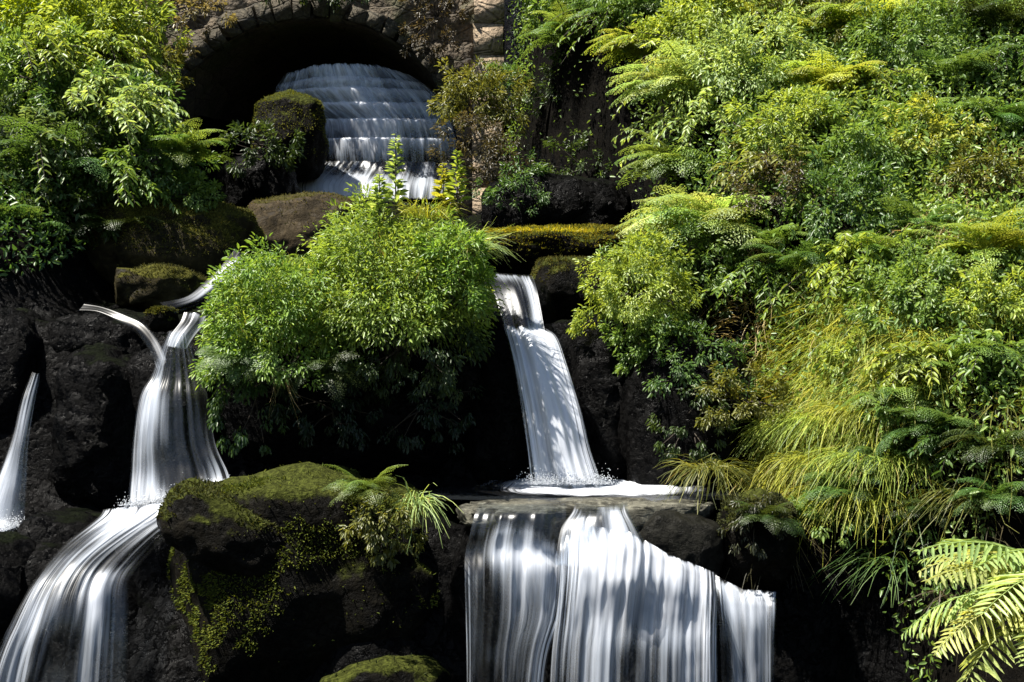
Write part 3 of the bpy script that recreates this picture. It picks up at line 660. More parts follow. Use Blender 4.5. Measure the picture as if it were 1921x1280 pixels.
# fern fronds (shared meshes)
def frond_mesh(seed, L=1.0, W=.26, pairs=22, sub=7, arch=1.0, simple=False):
    rng = np.random.default_rng(seed)
    s = np.linspace(0, 1, 40)
    el = np.radians(60)-arch*np.radians(100)*s**1.1+.10*np.sin(s*9+seed)*s
    pts = np.cumsum(np.stack([np.cos(el), 0*el+.05*np.sin(s*3+seed), np.sin(el)], -1), 0)*L/40
    T = norm(np.gradient(pts, axis=0))
    P_, D_, N_, LN = [], [], [], []
    sd = norm(np.cross(T, np.array([0, 0, 1.])))
    for i, q in enumerate(np.linspace(.14, .985, pairs)):
        p = np.array([np.interp(q, s, pts[:, k]) for k in range(3)]); t = np.array([np.interp(q, s, T[:, k]) for k in range(3)])
        side = np.array([np.interp(q, s, sd[:, k]) for k in range(3)]); up = np.cross(side, t)
        w = W*L*min(1, (q-.08)/.22)**.8*(1-q)**.62*1.25+.012
        for sg in (-1, 1):
            dr = norm(sg*side+t*.42-up*(.12+.15*rng.random())+rng.normal(0, .07, 3))
            wl = w*rng.uniform(.85, 1.1)
            if simple or wl < .04:
                P_.append(p); D_.append(dr); N_.append(up); LN.append((wl, (.010*L+wl*.03))); continue
            sl = np.cross(dr, up)
            m = max(3, int(sub*wl/(W*L))+2)
            for j in range(m):
                f = (j+.5)/m; pp = p+dr*wl*f-up*wl*.12*f*f
                ll = wl*.26*(1-f)**.6+.008
                for s2 in (-1, 1):
                    P_.append(pp); D_.append(norm(dr*.75+s2*sl+rng.normal(0, .08, 3))); N_.append(norm(up+rng.normal(0, .15, 3))); LN.append((ll, ll*.40))
            P_.append(p+dr*wl*.93); D_.append(dr); N_.append(up); LN.append((wl*.14+.006, wl*.05+.004))
    LN = np.array(LN)
    V, F = leaves(np.array(P_), np.array(D_), np.array(N_), LN[:, 0], LN[:, 1], .12, .12)
    t = np.repeat(rng.uniform(.3, .75, len(P_)), 6)
    ra = pts[::4]; ra = np.concatenate([ra, pts[-1:]]); rr = np.linspace(.006, .0012, len(ra))*L
    sd2 = norm(np.cross(norm(np.gradient(ra, axis=0)), np.array([0, 0, 1.]))); up2 = np.array([0, 0, 1.])
    V2 = np.stack([ra+sd2*rr[:, None], ra+up2*rr[:, None], ra-sd2*rr[:, None], ra-up2*rr[:, None]], 1).reshape(-1, 3)
    i2 = np.arange(len(ra)*4).reshape(-1, 4); j2 = np.roll(i2, -1, 1); F2 = [np.stack([i2[:-1], j2[:-1], j2[1:], i2[1:]], -1).reshape(-1, 4)]
    n = len(V); V = np.concatenate([V, V2]); F = [F[0]]+[f+n for f in F2]
    me_o = mk("frond", V, F, M_leaf, tint=np.concatenate([t, np.full(len(V2), .6)]), link=False)
    return me_o.data
FR = [frond_mesh(10+i, 1, .24+.03*(i % 3), 18, 6, [.75, .95, 1.15, 1.05][i % 4]) for i in range(6)]
FRW = [frond_mesh(40+i, 1, .30, 34, 0, [.7, .9, 1.05][i], simple=True) for i in range(3)]
def fern(loc, size, col, label, seed, n=11, dirs=None, tilt=(0, 0), kinds=None, spread=.0, name="fern"):
    rng = random.Random(seed); root = empty(name, loc); tag(root, label, "fern", "ferns growing beside the stream")
    root.rotation_euler = (tilt[0], tilt[1], 0)
    c = C[col] if isinstance(col, str) else col
    for k in range(n):
        o = bpy.data.objects.new("frond", rng.choice(kinds or FR)); COL.objects.link(o); o.parent = root
        a = (dirs[k % len(dirs)]+rng.uniform(-12, 12)) if dirs else 360*k/n+rng.uniform(-18, 18)
        s = size*rng.uniform(.75, 1.1); o.scale = (s, s, s)
        o.rotation_euler = (rng.uniform(-.25, .25), rng.uniform(-.25, .35)+spread, math.radians(a))
        v = rng.uniform(.75, 1.25); o.color = (c[0]*v*rng.uniform(.85, 1.2), c[1]*v, c[2]*v, 1)
    return root
def branches(loc, L, n, col, label, seed, az=(150, 300), leaf=.045, droop=.9, per=34, name="arching_shrub"):
    """a plant of long arching stems with narrow leaves set along them"""
    rng = np.random.default_rng(seed); root = empty(name, loc); tag(root, label, "shrub", "arching leafy plants on the banks")
    P_, D_, T_, st = [], [], [], []
    for k in range(n):
        a = math.radians(rng.uniform(*az)); l = L*rng.uniform(.6, 1.15); e = math.radians(rng.uniform(15, 70)); dr = droop*rng.uniform(.6, 1.3)
        t = np.linspace(0, 1, 12)[:, None]; h = np.array([math.cos(a), math.sin(a), 0])
        c = rng.normal(0, .04, 3)+h*math.cos(e)*l*t+np.array([0, 0, 1.])*(math.sin(e)*l*t-dr*l*t**2*.9)+np.sin(t*4+k)*.02*l
        d = norm(np.gradient(c, axis=0))
        for q in range(3): st.append(tube(c[q*4], c[min(11, q*4+4)], .006*L*(1-q/3.3)+.001, .006*L*(1-(q+1)/3.3)+.001, seg=2, n=4))
        m = int(per*l/L); u = np.sort(rng.uniform(.12, 1, m))*11; f = u.astype(int).clip(0, 10); w = (u-f)[:, None]
        p = c[f]*(1-w)+c[f+1]*w; dd = d[f]; sd = norm(np.cross(dd, np.array([0, 0, 1.])))*np.where(np.arange(m) % 2, 1, -1)[:, None]
        P_.append(p); D_.append(dd*.6+sd*.8+np.array([0, 0, -.25])+rng.normal(0, .22, (m, 3))); T_.append(np.full(m, rng.random()*.4))
    P_ = np.concatenate(P_); D_ = np.concatenate(D_); t = np.concatenate(T_)+rng.random(len(P_))*.5
    ln = leaf*rng.uniform(.6, 1.4, len(P_)); nn = np.array([0, 0, 1.])+rng.normal(0, .3, P_.shape)
    V, F = leaves(P_, D_, nn, ln, ln*.33); f = mk("foliage", V, F, M_leaf, root, tint=np.repeat(t, 6)); f.color = (*(C[col] if isinstance(col, str) else col), 1)
    V, F = jn(st); mk("stems", V, F, M_bark, root); return root
# grass tufts
def grass_mesh(n, L, rad, seed, lean=(0, 0, 0), bend=.8, width=.006, tilt=.55, seg=6):
    rng = np.random.default_rng(seed)
    a = rng.random(n)*2*np.pi; r = rad*np.sqrt(rng.random(n))
    root = np.stack([r*np.cos(a), r*np.sin(a), 0*a], -1)
    a2 = a+rng.normal(0, .5, n); tl = tilt*rng.random(n)**.7
    d = norm(np.stack([np.cos(a2)*tl, np.sin(a2)*tl, 1+0*a], -1)+np.array(lean)*rng.uniform(.5, 1.2, (n, 1)))
    l = L*rng.uniform(.45, 1.15, n)
    g = bend*rng.uniform(.5, 1.3, n)
    s = np.linspace(0, 1, seg)
    hz = norm(np.stack([d[:, 0], d[:, 1], 0*a], -1)+1e-4)
    c = root[:, None]+d[:, None]*(l[:, None]*s[None])[..., None]+(np.array([0, 0, -1.])*(g*l)[:, None])[:, None]*(s**2)[None, :, None]+(hz*(g*l*.3)[:, None])[:, None]*(s**2)[None, :, None]
    c = c+(rng.normal(0, .16, (n, 1, 3))*l[:, None, None]*(s**1.6)[None, :, None]+.05*l[:, None, None]*np.sin(s*6)[None, :, None]*rng.normal(0, 1, (n, 1, 3)))
    sd = norm(np.cross(d, np.array([0, 0, 1.]))+rng.normal(0, .35, (n, 3)))
    w = width*rng.uniform(.6, 1.3, n)[:, None]*(1-s[None]**1.6)*.5+.0006
    V = np.stack([c+sd[:, None]*w[..., None], c-sd[:, None]*w[..., None]], 2)
    i = (np.arange(n)*seg*2)[:, None]+(np.arange(seg-1)*2)[None]
    F = np.stack([i, i+1, i+3, i+2], -1).reshape(-1, 4)
    return V.reshape(-1, 3), [F], np.repeat(rng.random(n)*.98, seg*2)
def tuft(loc, L, n, rad, col, label, seed, name="grass_tuft", cat="grass tuft", slope=False, **kw):
    V, F, t = grass_mesh(n, L, rad, seed, **kw)
    if slope:
        seg = kw.get("seg", 6); B = V.reshape(n, seg*2, 3); rt = B[:, :2].mean(1)
        dz = ground(rt[:, 0]+loc[0], rt[:, 1]+loc[1])-loc[2]
        B[..., 2] += np.clip(dz, -.45, .45)[:, None]; V = B.reshape(-1, 3)
    o = mk(name, V, F, M_grass, tint=t); o.location = tuple(loc); c = C[col] if isinstance(col, str) else col; o.color = (*c, 1)
    tag(o, label, cat, "grass tufts beside the stream" if name == "grass_tuft" else "hanging roots"); return o

# ------------------------------------------------------------------ central mound
def shoots(root, R, n, L, col, seed, lo=-.1):
    """arching grass-like shoots sprouting from a bush's surface"""
    rng = np.random.default_rng(seed); d = norm(rng.normal(0, 1, (n*3, 3))); d = d[d[:, 2] > lo][:n]; n = len(d)
    V, F, t = grass_mesh(n, L, .001, seed, bend=.9, width=.007, tilt=.3, seg=5)
    V = V.reshape(n, -1, 3); ax = norm(d+np.array([0, -.1, .5])); base = d*np.array(R)*(.85+.2*fbm(d*2.4, 2, seed))[:, None]
    sway = (V[..., 2:3]*ax[:, None]-V*np.array([0, 0, 1.]))*.8
    V = V+sway*(V[..., 2:3] > 0)+base[:, None]
    o = mk("shoots", V, F, M_grass, root, tint=t); o.color = (*C[col], 1)
b1 = bush(735, 595, 8.3, (.54, .48, .62), 17000, .034, (.21, .30, .05), "big bright leafy bush domed over the highest part of the mound in the centre", 101, "leafy_bush", "bush", lump=.34, lo=-.25, per=40, droop=.45, wr=.3)
shoots(b1, (.56, .50, .64), 3600, .13, "mound", 1)
b2 = bush(530, 640, 8.2, (.44, .40, .50), 11500, .033, (.17, .28, .045), "bright leafy bush on the left shoulder of the central mound", 102, "leafy_bush", "bush", lump=.34, lo=-.4, droop=.45, wr=.3)
shoots(b2, (.46, .42, .52), 2600, .12, "mound", 2)
bush(850, 540, 8.05, (.22, .28, .34), 3200, .032, (.18, .30, .05), "lime leafed bush at the right shoulder of the mound above the tall waterfall", 103, "leafy_bush", "bush", lo=-.4, lump=.35)
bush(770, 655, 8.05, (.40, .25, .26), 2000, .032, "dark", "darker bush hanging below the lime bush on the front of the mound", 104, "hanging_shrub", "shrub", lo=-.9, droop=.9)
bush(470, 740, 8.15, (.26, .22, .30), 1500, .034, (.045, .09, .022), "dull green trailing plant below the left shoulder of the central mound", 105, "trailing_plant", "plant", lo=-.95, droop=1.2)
bush(620, 770, 8.2, (.30, .2, .26), 1100, .032, "deep_shade", "dark trailing plant under the middle of the central mound", 106, "trailing_plant", "plant", lo=-.95, droop=1.3)
bush(800, 770, 8.25, (.30, .2, .24), 800, .03, "deep_shade", "sparse dark trailing plant under the right half of the central mound", 107, "trailing_plant", "plant", lo=-.95, droop=1.3)
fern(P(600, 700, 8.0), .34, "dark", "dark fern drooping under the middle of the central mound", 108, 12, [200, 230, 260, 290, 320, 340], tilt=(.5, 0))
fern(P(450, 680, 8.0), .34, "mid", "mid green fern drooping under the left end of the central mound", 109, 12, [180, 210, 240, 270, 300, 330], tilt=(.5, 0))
def spike(px, py, Y, h, col, label, seed):
    rng = np.random.default_rng(seed); n = 130
    root = empty("flower_spike", P(px, py, Y)); tag(root, label, "plant", "flower spikes on the mound")
    s = rng.random(n)**.8; a = rng.random(n)*6.28; r = .055*(1-s)**.6+.006
    pos = np.stack([r*.3*np.cos(a), r*.3*np.sin(a), s*h], -1); dr = np.stack([np.cos(a), np.sin(a), .6-.4*rng.random(n)], -1)
    V, F = leaves(pos, dr, np.tile([[0, 0, 1.]], (n, 1))+rng.normal(0, .3, (n, 3)), r*1.0+.012, r*.38+.004)
    f = mk("leaves", V, F, M_leaf, root, tint=np.repeat(rng.random(n)*.9, 6)); f.color = (*C[col], 1)
    V, F = tube((0, 0, -.1), (0, 0, h), .005, .002); mk("stem", V, F, M_bark, root)
spike(742, 385, 8.3, .42, "pale", "tallest leafy flower spike standing on the mound before the upper waterfall", 111)
spike(712, 400, 8.2, .22, "pale", "short leafy spike left of the tallest one on the mound", 112)
spike(832, 385, 8.3, .24, "yellow", "yellowish spike on the right of the mound top", 113)
spike(858, 380, 8.25, .30, "lime", "thin leafy spike at the right end of the mound top", 114)
tuft(P(800, 410, 8.25), .22, 260, .14, "yellow", "tuft of yellow grass on top of the mound beside the spikes", 115)
tuft(P(870, 470, 8.1), .26, 260, .1, "pale", "pale grass tuft bent over the right edge of the mound", 116, lean=(.4, -.3, -.3))
tuft(P(527, 690, 7.95), .22, 16, .02, "straw", "few straw coloured stems hanging under the left shoulder of the mound", 118, name="hanging_roots", cat="roots", lean=(0, -.1, -2.4), bend=.2, width=.005)

tuft(P(1020, 440, 10.05), .06, 1600, .42, (.34, .31, .02), "low fringe of yellow moss stems along the flat ledge above the tall waterfall", 119, name="grass_tuft", width=.006, bend=.5, tilt=1.2)
# lower centre boulder plants
bush(720, 1000, 7.22, (.20, .14, .20), 1100, .030, "olive", "small olive leafed plant drooping over the right front of the moss topped boulder", 121, "leafy_plant", "plant", droop=.8, lo=-.8)
fern(P(690, 935, 7.35), .30, (.12, .17, .04), "small fern drooping over the middle of the moss topped boulder", 122, 14, [190, 220, 250, 280, 310, 340])
fern(P(1440, 985, 7.25), .26, "dark", "dark little fern hanging above the last strands of the lower curtain", 126, 12, [200, 230, 260, 290, 320])
bush(1420, 985, 7.25, (.17, .12, .17), 900, .028, (.05, .055, .025), "dull brown green plant hanging above the last strands of the lower curtain", 127, "trailing_plant", "plant", lo=-.9, droop=1.2)
bush(1300, 800, 8.1, (.22, .2, .26), 900, .03, "dark", "dark sparse plant on the rock between the tall waterfall and the big grass clump", 128, "trailing_plant", "plant", lo=-.9, droop=1.0)
tuft(P(780, 940, 7.35), .22, 120, .05, "pale", "pale grass blades arching over the front of the moss topped boulder", 124, lean=(.1, -.8, -.6))

# ------------------------------------------------------------------ right bank
G = hit
def up(p, dz=.0, dy=.0): return p+np.array([0, dy, dz])
FN = [ # px, py, size, colour, n, label, dirs(deg, 180=left,270=towards camera)
 (1075, 95, .75, "green", 12, "green fern at the top beside the tan pier", None),
 (1180, 60, .8, "mid", 10, "mid green fern at the top edge right of the tan pier", None),
 (1235, 115, .8, "lime", 11, "bright fern leaning left over the upper dark hollow", [150, 175, 200, 225, 250]),
 (1300, 205, .95, "pale", 12, "pale fern with long fronds slanting down left over the dark hollow", [175, 190, 205, 220, 240]),
 (1290, 330, .8, "green", 12, "fern spreading left below the pale slanting fern", [165, 185, 205, 230, 260]),
 (1350, 460, 1.15, "pale", 16, "pale fern with arched fronds in the middle of the right bank", [160, 180, 200, 225, 250, 280]),
 (1620, 70, .9, "lime", 12, "lime fern high on the right bank near the top edge", None),
 (1540, 190, .9, "lime", 12, "bright fern in the upper middle of the right bank", None),
 (1660, 490, .8, "green", 12, "fresh green fern right of the brown stems on the bank", None),
 (1500, 520, .7, "mid", 10, "shaded fern in the brown patch of the bank", None),
 (1790, 160, .8, "mid", 11, "dim fern beside the small dark hole at the upper right", None),
 (1880, 70, .9, "dark", 11, "dark fern in the top right corner", None),
 (1880, 250, .7, "mid", 10, "mid green fern at the right edge under the dark corner fern", None),
 (1850, 490, .85, "lime", 13, "bright green fern at the right edge in the middle", None),
 (1800, 700, .8, "green", 12, "green fern right of the big yellow grass clump", None),
 (1760, 850, .8, "mid", 12, "shaded fern with drooping fronds low on the right bank", [160, 190, 220, 250, 280, 310]),
 (1880, 860, .75, "dark", 11, "dark fern at the right edge above the bright corner fern", None),
 (1600, 950, .7, "mid", 10, "green fern under the lower end of the yellow grass clump", [170, 200, 230, 260, 290]),
 (1740, 985, .6, "dark", 9, "dark drooping fern at the edge of the black hollow", [180, 210, 240, 270, 300]),
 (1420, 90, .8, "lime", 11, "lime fern among the small leafed shrubs at the top", None),
 (1700, 250, .7, "green", 11, "green fern left of the sunlit yellow green bush", None),
 (1580, 330, .7, "green", 11, "green fern above the mid green bush", None),
 (1460, 470, .6, "green", 10, "green fern right of the pale arched fern", None),
 (1720, 440, .7, "mid", 10, "mid green fern between the dry stems and the fresh fern", None),
 (1700, 760, .7, "green", 11, "green fern on the right flank of the big yellow clump", [160, 190, 220, 250, 280, 310]),
 (1880, 950, .6, "mid", 10, "mid green fern just above the bright corner fern", [150, 180, 210, 240, 270]),
 (1650, 870, .6, "mid", 10, "drooping fern between the yellow clump and the black hollow", [170, 200, 230, 260, 290]),
 (1240, 640, .6, "mid", 10, "dark green fern under the lime bush beside the tall waterfall", [180, 210, 240, 270, 300]),
]
for i, (px, py, s, c, n, lab, dirs) in enumerate(FN):
    p = G(px, py); k = p[1]/8.5
    fern(up(p, -.02), s*.62*k, c, lab, 200+i, int(n*1.7), dirs)
BS = [ # px, py, R(m at bank), leafcount, leaf, colour, label
 (1085, 30, (.4, .4, .4), 1800, .06, "green", "green leafy shrub at the top next to the tan pier"),
 (1350, 80, (.55, .4, .42), 3200, .052, "lime", "lime shrub with small leaves at the top of the right bank"),
 (1400, 180, (.5, .4, .42), 3200, .05, "pale", "pale leafed shrub below the lime one near the top"),
 (1250, 20, (.5, .4, .35), 2200, .055, "green", "green shrub cut by the top edge above the bright fern"),
 (1500, 60, (.5, .4, .4), 2600, .05, "olive", "olive yellow shrub at the top of the right bank"),
 (1490, 300, (.42, .35, .33), 2200, .045, "lime", "yellow green shrub above the brown patch"),
 (1410, 275, (.18, .2, .14), 500, .035, "olive", "small yellow bush at the edge of the brown patch"),
 (1480, 400, (.34, .3, .26), 900, .035, "brown", "brown withered shrub in the middle of the right bank"),
 (1190, 560, (.30, .28, .34), 3600, .034, "lime", "lime bush overhanging the rock right of the tall waterfall"),
 (1220, 660, (.22, .22, .28), 1500, .036, "green", "green bush hanging under the lime bush by the tall waterfall"),
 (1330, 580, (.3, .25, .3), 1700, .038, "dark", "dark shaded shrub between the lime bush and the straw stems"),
 (1740, 300, (.36, .3, .26), 2200, .045, (.30, .34, .06), "sunlit yellow green bush below the small dark hole"),
 (1640, 330, (.4, .3, .3), 2200, .045, "green", "green bush left of the sunlit yellow one"),
 (1590, 420, (.35, .3, .28), 2000, .042, "mid", "mid green bush beside the brown withered shrub"),
 (1730, 600, (.36, .3, .28), 2500, .04, "green", "green bush above the right end of the yellow grass clump"),
 (1860, 620, (.32, .3, .26), 2200, .04, "lime", "lime bush at the right edge below the bright fern"),
 (1700, 120, (.4, .35, .36), 2200, .045, "green", "green shrub at the left of the small dark hole"),
 (1850, 370, (.36, .3, .26), 1800, .04, "olive", "olive bush beside the straw grass at the right edge"),
 (900, 200, (.42, .3, .4), 2400, .045, "olive", "olive brown shrub at the right side of the broad stepped waterfall"),
 (910, 320, (.36, .3, .42), 1700, .04, "brown", "dark brown twiggy shrub right of the upper pool"),
 (980, 370, (.3, .25, .3), 1100, .04, "mid", "dark green plant in front of the black hollow"),
 (955, 165, (.3, .3, .25), 1000, .045, "mid", "mossy green plant at the foot of the tan pier"),
 (1600, 690, (.16, .16, .14), 700, .035, "lime", "small lime leafed plant growing through the top of the big grass clump"),
 (1540, 800, (.15, .15, .13), 600, .035, "olive", "small olive leafed plant growing through the foot of the big grass clump"),
 (1690, 790, (.2, .2, .16), 900, .035, "green", "green leafy plant between the big grass clump and its right hand ferns"),
 (1560, 985, (.25, .2, .16), 900, .04, "green", "small green plant above the black hollow at the right"),
 (1270, 500, (.42, .32, .32), 3600, .034, "green", "rounded green bush above the lime bush by the tall waterfall"),
 (1300, 700, (.30, .25, .28), 2200, .036, "mid", "mid green bush drooping between the lime bush and the yellow clump"),
 (1390, 760, (.24, .2, .24), 1200, .036, "olive", "olive twiggy bush left of the drooping yellow grass"),
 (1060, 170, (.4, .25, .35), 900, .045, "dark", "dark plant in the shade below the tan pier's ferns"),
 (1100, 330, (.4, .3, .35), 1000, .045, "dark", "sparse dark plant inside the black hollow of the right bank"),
]
NEAR = {(1190, 560): 8.45, (1220, 660): 8.4, (1270, 500): 8.9, (1300, 700): 8.25, (1390, 760): 8.0, (1060, 170): 12.6, (1080, 260): 12.2}
for i, (px, py, R, n, lf, c, lab) in enumerate(BS):
    n = int(n*1.35); lf *= .84
    if (px, py) in NEAR: p = P(px, py, NEAR[(px, py)])
    elif px < 1120 and py > 100:
        Yb = {900: 12.7, 910: 12.2, 980: 11.0, 955: 13.9, 1100: 11.8}[px]; p = P(px, py, Yb)
    elif (px, py) in NEAR: p = P(px, py, NEAR[(px, py)])
    else: p = G(px, py); p = up(p, R[2]*.25)
    bush(0, 0, 0, R, n, lf, c, lab, 300+i, loc=p, lo=-.5, lump=.42, droop=.5)
TF = [ # px, py, L, n, rad, colour, label, lean
 (1660, 620, .34, 900, .22, "yellow", "topmost tuft of the big yellow grass clump", (-.6, -.5, -.2)),
 (1590, 640, .34, 900, .22, (.25, .33, .05), "yellow green tuft near the top of the big grass clump", (-.6, -.6, -.4)),
 (1520, 670, .34, 800, .20, "lime", "lime tuft on the left shoulder of the big grass clump", (-.8, -.5, -.4)),
 (1670, 700, .34, 900, .22, "lime", "lime tuft on the right shoulder of the big grass clump", (-.4, -.7, -.5)),
 (1580, 720, .36, 1100, .22, "yellow", "yellow tuft in the middle of the big grass clump", (-.6, -.6, -.7)),
 (1500, 745, .36, 900, .20, (.32, .33, .04), "yellow green tuft drooping left in the big grass clump", (-.8, -.5, -.6)),
 (1640, 775, .34, 900, .20, (.30, .33, .045), "golden tuft at the lower right of the big grass clump", (-.4, -.6, -.7)),
 (1550, 795, .36, 1100, .20, (.27, .31, .045), "golden green tuft low in the middle of the big grass clump", (-.5, -.6, -.9)),
 (1470, 815, .34, 900, .18, (.36, .32, .04), "yellow tuft at the lower left of the big grass clump", (-.6, -.5, -.9)),
 (1510, 870, .30, 900, .16, (.36, .30, .06), "dull yellow tuft at the bottom of the big grass clump", (-.3, -.6, -1.2)),
 (1430, 880, .28, 700, .14, "straw", "straw tipped grass hanging above the end of the lower curtain", (-.3, -.6, -1.3)),
 (1380, 850, .26, 500, .12, "olive", "olive tuft at the far left tip of the big grass clump", (-.6, -.5, -.9)),
 (1410, 625, .26, 380, .16, "straw", "pale straw stems left of the big yellow clump", (-1, -.3, -.2)),
 (1850, 340, .28, 500, .22, "straw", "straw coloured grass at the right edge below the dim ferns", (-.3, -.5, -.1)),
 (1770, 440, .26, 400, .18, "straw", "dry grass stems between the bright ferns on the right bank", (-.2, -.4, .1)),
 (1540, 330, .24, 200, .16, "brown", "brown dead stems above the brown withered shrub", (-.3, -.6, -.2)),
 (1740, 640, .28, 600, .2, "yellow", "yellow grass right of the top of the big grass clump", (-.5, -.5, -.3)),
 (1880, 570, .28, 600, .2, "yellow", "yellow grass at the right edge under the bright green fern", (-.5, -.5, -.3)),
 (1450, 985, .30, 160, .14, "brown", "brown roots hanging beneath the straw tipped grass", (0, -.2, -2.4)),
 (1860, 770, .3, 500, .25, "olive", "olive grass in front of the dark right edge fern", (-.4, -.5, -.3)),
 (1690, 900, .3, 300, .2, "mid", "dark grass between the shaded ferns low on the bank", (-.5, -.5, -.4)),
 (1840, 960, .3, 200, .2, "brown", "grey brown stems above the bright corner fern", (-.3, -.6, -.3)),
 (1880, 420, .26, 600, .2, "lime", "short lime grass at the right edge above the bright fern", (-.2, -.4, 0)),
 (1330, 880, .22, 200, .1, "olive", "grass tuft overhanging the rock above the pool's right end", (-.5, -.5, -.9)),
]
LEAN = .5
for i, (px, py, L, n, rad, c, lab, lean) in enumerate(TF):
    p = G(px, py)
    if px == 1330: p = P(px, py, 7.7)
    root = "hanging_roots" if "roots" in lab else "grass_tuft"
    if i < 12: L *= .66; n = int(n*1.7); rad *= 1.5
    tuft(p, L*p[1]/8, n, rad, c, lab, 400+i, name=root, cat="roots" if "roots" in lab else "grass tuft", lean=tuple(v*LEAN for v in lean), width=.006, bend=1.15, tilt=1.3, slope=p[1] > 6.9 and px != 1330)

for i, (px, py, L, n, c, lab) in enumerate([
 (1170, 70, .55, 26, "green", "arching plant drooping left at the top, just right of the black hollow"),
 (1300, 130, .60, 30, "lime", "lime arching plant near the top whose stems slant down left over the black hollow"),
 (1320, 260, .55, 30, "pale", "pale arching plant spreading left above the big arched fern"),
 (1460, 120, .50, 30, "lime", "lime arching plant high on the right bank among small leafed shrubs"),
 (1560, 250, .50, 30, "green", "green arching plant in the upper middle of the right bank"),
 (1640, 180, .48, 28, "lime", "lime arching plant left of the upper right dark ferns"),
 (1460, 350, .46, 26, (.18, .20, .05), "olive arching plant above the brown withered shrub"),
 (1800, 260, .48, 28, "green", "green arching plant at the upper right beside the yellow green bush"),
 (1600, 520, .46, 30, "lime", "lime arching plant above the top of the big grass clump"),
 (1780, 550, .46, 30, "pale", "pale arching plant right of the fresh green fern"),
 (1420, 560, .42, 28, "green", "green arching plant right of the rounded green bush"),
 (1730, 720, .42, 30, (.24, .30, .05), "yellow green arching plant over the right flank of the big grass clump"),
 (1860, 690, .42, 28, "green", "green arching plant at the right edge below the lime bush"),
 (1800, 880, .40, 26, "mid", "dim arching plant low on the bank among the shaded ferns"),
 (1270, 430, .42, 28, "lime", "lime arching plant hanging over the right end of the yellow moss ledge"),
 (1900, 150, .5, 26, "mid", "dim arching plant near the top right corner")]):
    p = G(px, py); branches(up(p, .06), L*p[1]/9, int(n*1.3), c, lab, 900+i, az=(150, 310))
# bright corner fern, near
fern((2.16, 4.9, -1.06), .88, (.34, .42, .14), "bright pale fern filling the bottom right corner", 500, 22, [150, 165, 178, 190, 203, 216, 232], kinds=FRW, spread=.1)

# ------------------------------------------------------------------ left bank
def on(px, py, Y): return P(px, py, Y)
LB = [
 (60, 30, 11.5, (.75, .4, .35), 3600, .06, (.30, .38, .02), "backlit yellow green bush in the top left corner"),  # the backlit glow is put into the leaf colour
 (190, 90, 11.3, (.55, .4, .5), 3400, .055, "lime", "bright lime bush beside the brown stonework at the top left"),
 (60, 150, 10.8, (.6, .4, .4), 2600, .055, "green", "green bush at the left edge below the backlit one"),
 (200, 210, 10.6, (.55, .4, .32), 2400, .055, "mid", "mid green bush in the left bank's middle"),
 (80, 290, 10.3, (.6, .4, .4), 2400, .05, "dark", "dark bush at the left edge in the shade"),
 (250, 320, 10.3, (.5, .4, .35), 2500, .05, "mid", "green bush above the long olive rock"),
 (90, 410, 10.0, (.5, .35, .3), 1800, .05, "dark", "dark low bush at the left edge above the black rocks"),
 (285, 120, 12.6, (.28, .25, .35), 700, .05, "olive", "thin olive bush in front of the left end of the arch"),
 (340, 370, 10.2, (.28, .25, .16), 900, .04, "green", "low green plant on top of the long olive rock"),
 (490, 280, 12.3, (.36, .3, .3), 900, .045, "dark", "dim plant growing below the arch left of the broad waterfall"),
 (330, 40, 13.9, (.5, .3, .4), 700, .05, (.2, .17, .07), "thin yellow brown creeper on the bridge wall at the left of the arch"),
 (330, 20, 14.2, (.5, .14, .3), 900, .035, (.16, .13, .07), "brown withered creeper on the bridge wall above the left of the arch"),
 (590, -22, 14.2, (.75, .16, .2), 1800, .045, "dark", "dark green creeper added for the mossy shade on the bridge wall over the crown of the arch"),  # added creeper, its dark leaves stand in for mossy, shaded stone
 (815, 40, 14.2, (.33, .14, .5), 1300, .04, (.07, .055, .03), "brown twiggy creeper on the bridge wall beside the tan pier"),
]
for i, (px, py, Y, R, n, lf, c, lab) in enumerate(LB): bush(px, py, Y, R, n, lf, c, lab, 600+i, lo=-.7, droop=.35)
for i, (px, py, Y, s, c, lab, dirs) in enumerate([
 (120, 330, 10.0, .7, "mid", "mid green fern low on the left bank", None),
 (40, 450, 9.7, .55, "mid", "dim fern overhanging the black rocks at the left edge", None),
 (210, 440, 10.0, .45, "dark", "dark fern at the left end of the long olive rock", None),
 (330, 310, 10.2, .5, "green", "green fern at the right end of the left bank bushes", [300, 330, 0, 30, 270])]):
    fern(P(px, py, Y), s, c, lab, 700+i, 11, dirs)

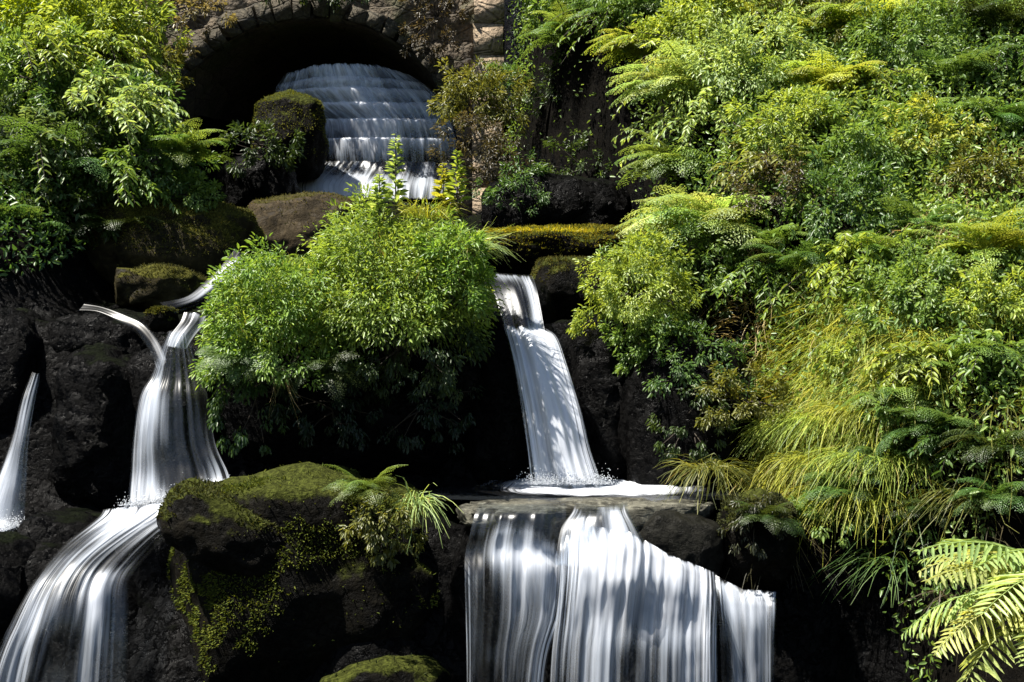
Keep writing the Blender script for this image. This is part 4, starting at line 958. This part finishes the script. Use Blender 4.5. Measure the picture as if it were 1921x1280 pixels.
for i, (px, py, Y, L, n, c, lab) in enumerate([
 (60, 110, 10.6, .8, 34, "lime", "lime arching branches hanging in at the left edge near the top"),
 (150, 190, 10.3, .75, 38, "pale", "pale arching branches in the middle of the left bank"),
 (215, 215, 10.2, .75, 38, "pale", "pale arching branches reaching furthest right before the dark arch"),
 (180, 110, 10.9, .7, 34, "lime", "lime arching branches beside the bridge wall at the upper left"),
 (60, 270, 10.0, .7, 32, (.12, .18, .06), "grey green arching branches at the left edge of the left bank"),
 (200, 330, 10.0, .6, 32, "green", "green arching branches over the left end of the long olive rock")]):
    branches(P(px, py, Y), L*.85, int(n*1.2), c, lab, 950+i, az=(-70, 40), leaf=.055)
# ------------------------------------------------------------------ ground cover
def cover(name, n, xr, yr, cond, leaf, col, label, seed):
    rng = np.random.default_rng(seed)
    x = rng.uniform(*xr, n); y = rng.uniform(*yr, n); z = ground(x, y)
    k = cond(x, y, z); x, y, z = x[k], y[k], z[k]
    e = .03; gx = (ground(x+e, y)-ground(x-e, y))/(2*e); gy = (ground(x, y+e)-ground(x, y-e))/(2*e)
    nn = norm(np.stack([-gx, -gy, 1+0*x], -1)); n = len(x)
    hgt = np.abs(rng.normal(0, .09, n))*(1+.8*fbm(np.stack([x, y, z], -1)*2.5, 2, 5))
    pos = np.stack([x, y, z], -1)+nn*hgt[:, None]
    dr = nn*.35+rng.normal(0, .6, (n, 3))+np.array([0, -.25, -.2])
    ln = leaf*rng.uniform(.6, 1.4, n)
    V, F = leaves(pos, dr, norm(nn+rng.normal(0, .5, (n, 3))), ln, ln*.4)
    t = np.clip(.5+.55*fbm(np.stack([x, y, z], -1)*1.6, 3, seed)+rng.normal(0, .15, n), 0, .95)
    o = mk(name, V, F, M_leaf, tint=np.repeat(t, 6)); o.color = (*C[col], 1); tag(o, label, "ground cover", kind="stuff")
cover("ground_cover", 420000, (.0, 9), (6.3, 15.5), lambda x, y, z: (z > chan(x, y)+.55) & (np.abs(x) < .37*y+1.2) & (y > 6.95-.25*ss(2, 2.6, x)) & ~((x < 1.15+.3*fbm(np.stack([x, y, z], -1)*3, 2, 66)) & (y > 10) & (y < 13.2) & (np.random.default_rng(1).random(len(x)) < .93)), .038, "green", "dense low green ground cover over the right bank", 800)
cover("ground_cover", 90000, (-7.5, -2.4), (8.9, 14.2), lambda x, y, z: (z > chan(x, y)+.3) & (x > -.37*y-1.2), .05, "mid", "dense low ground cover over the left bank", 801)
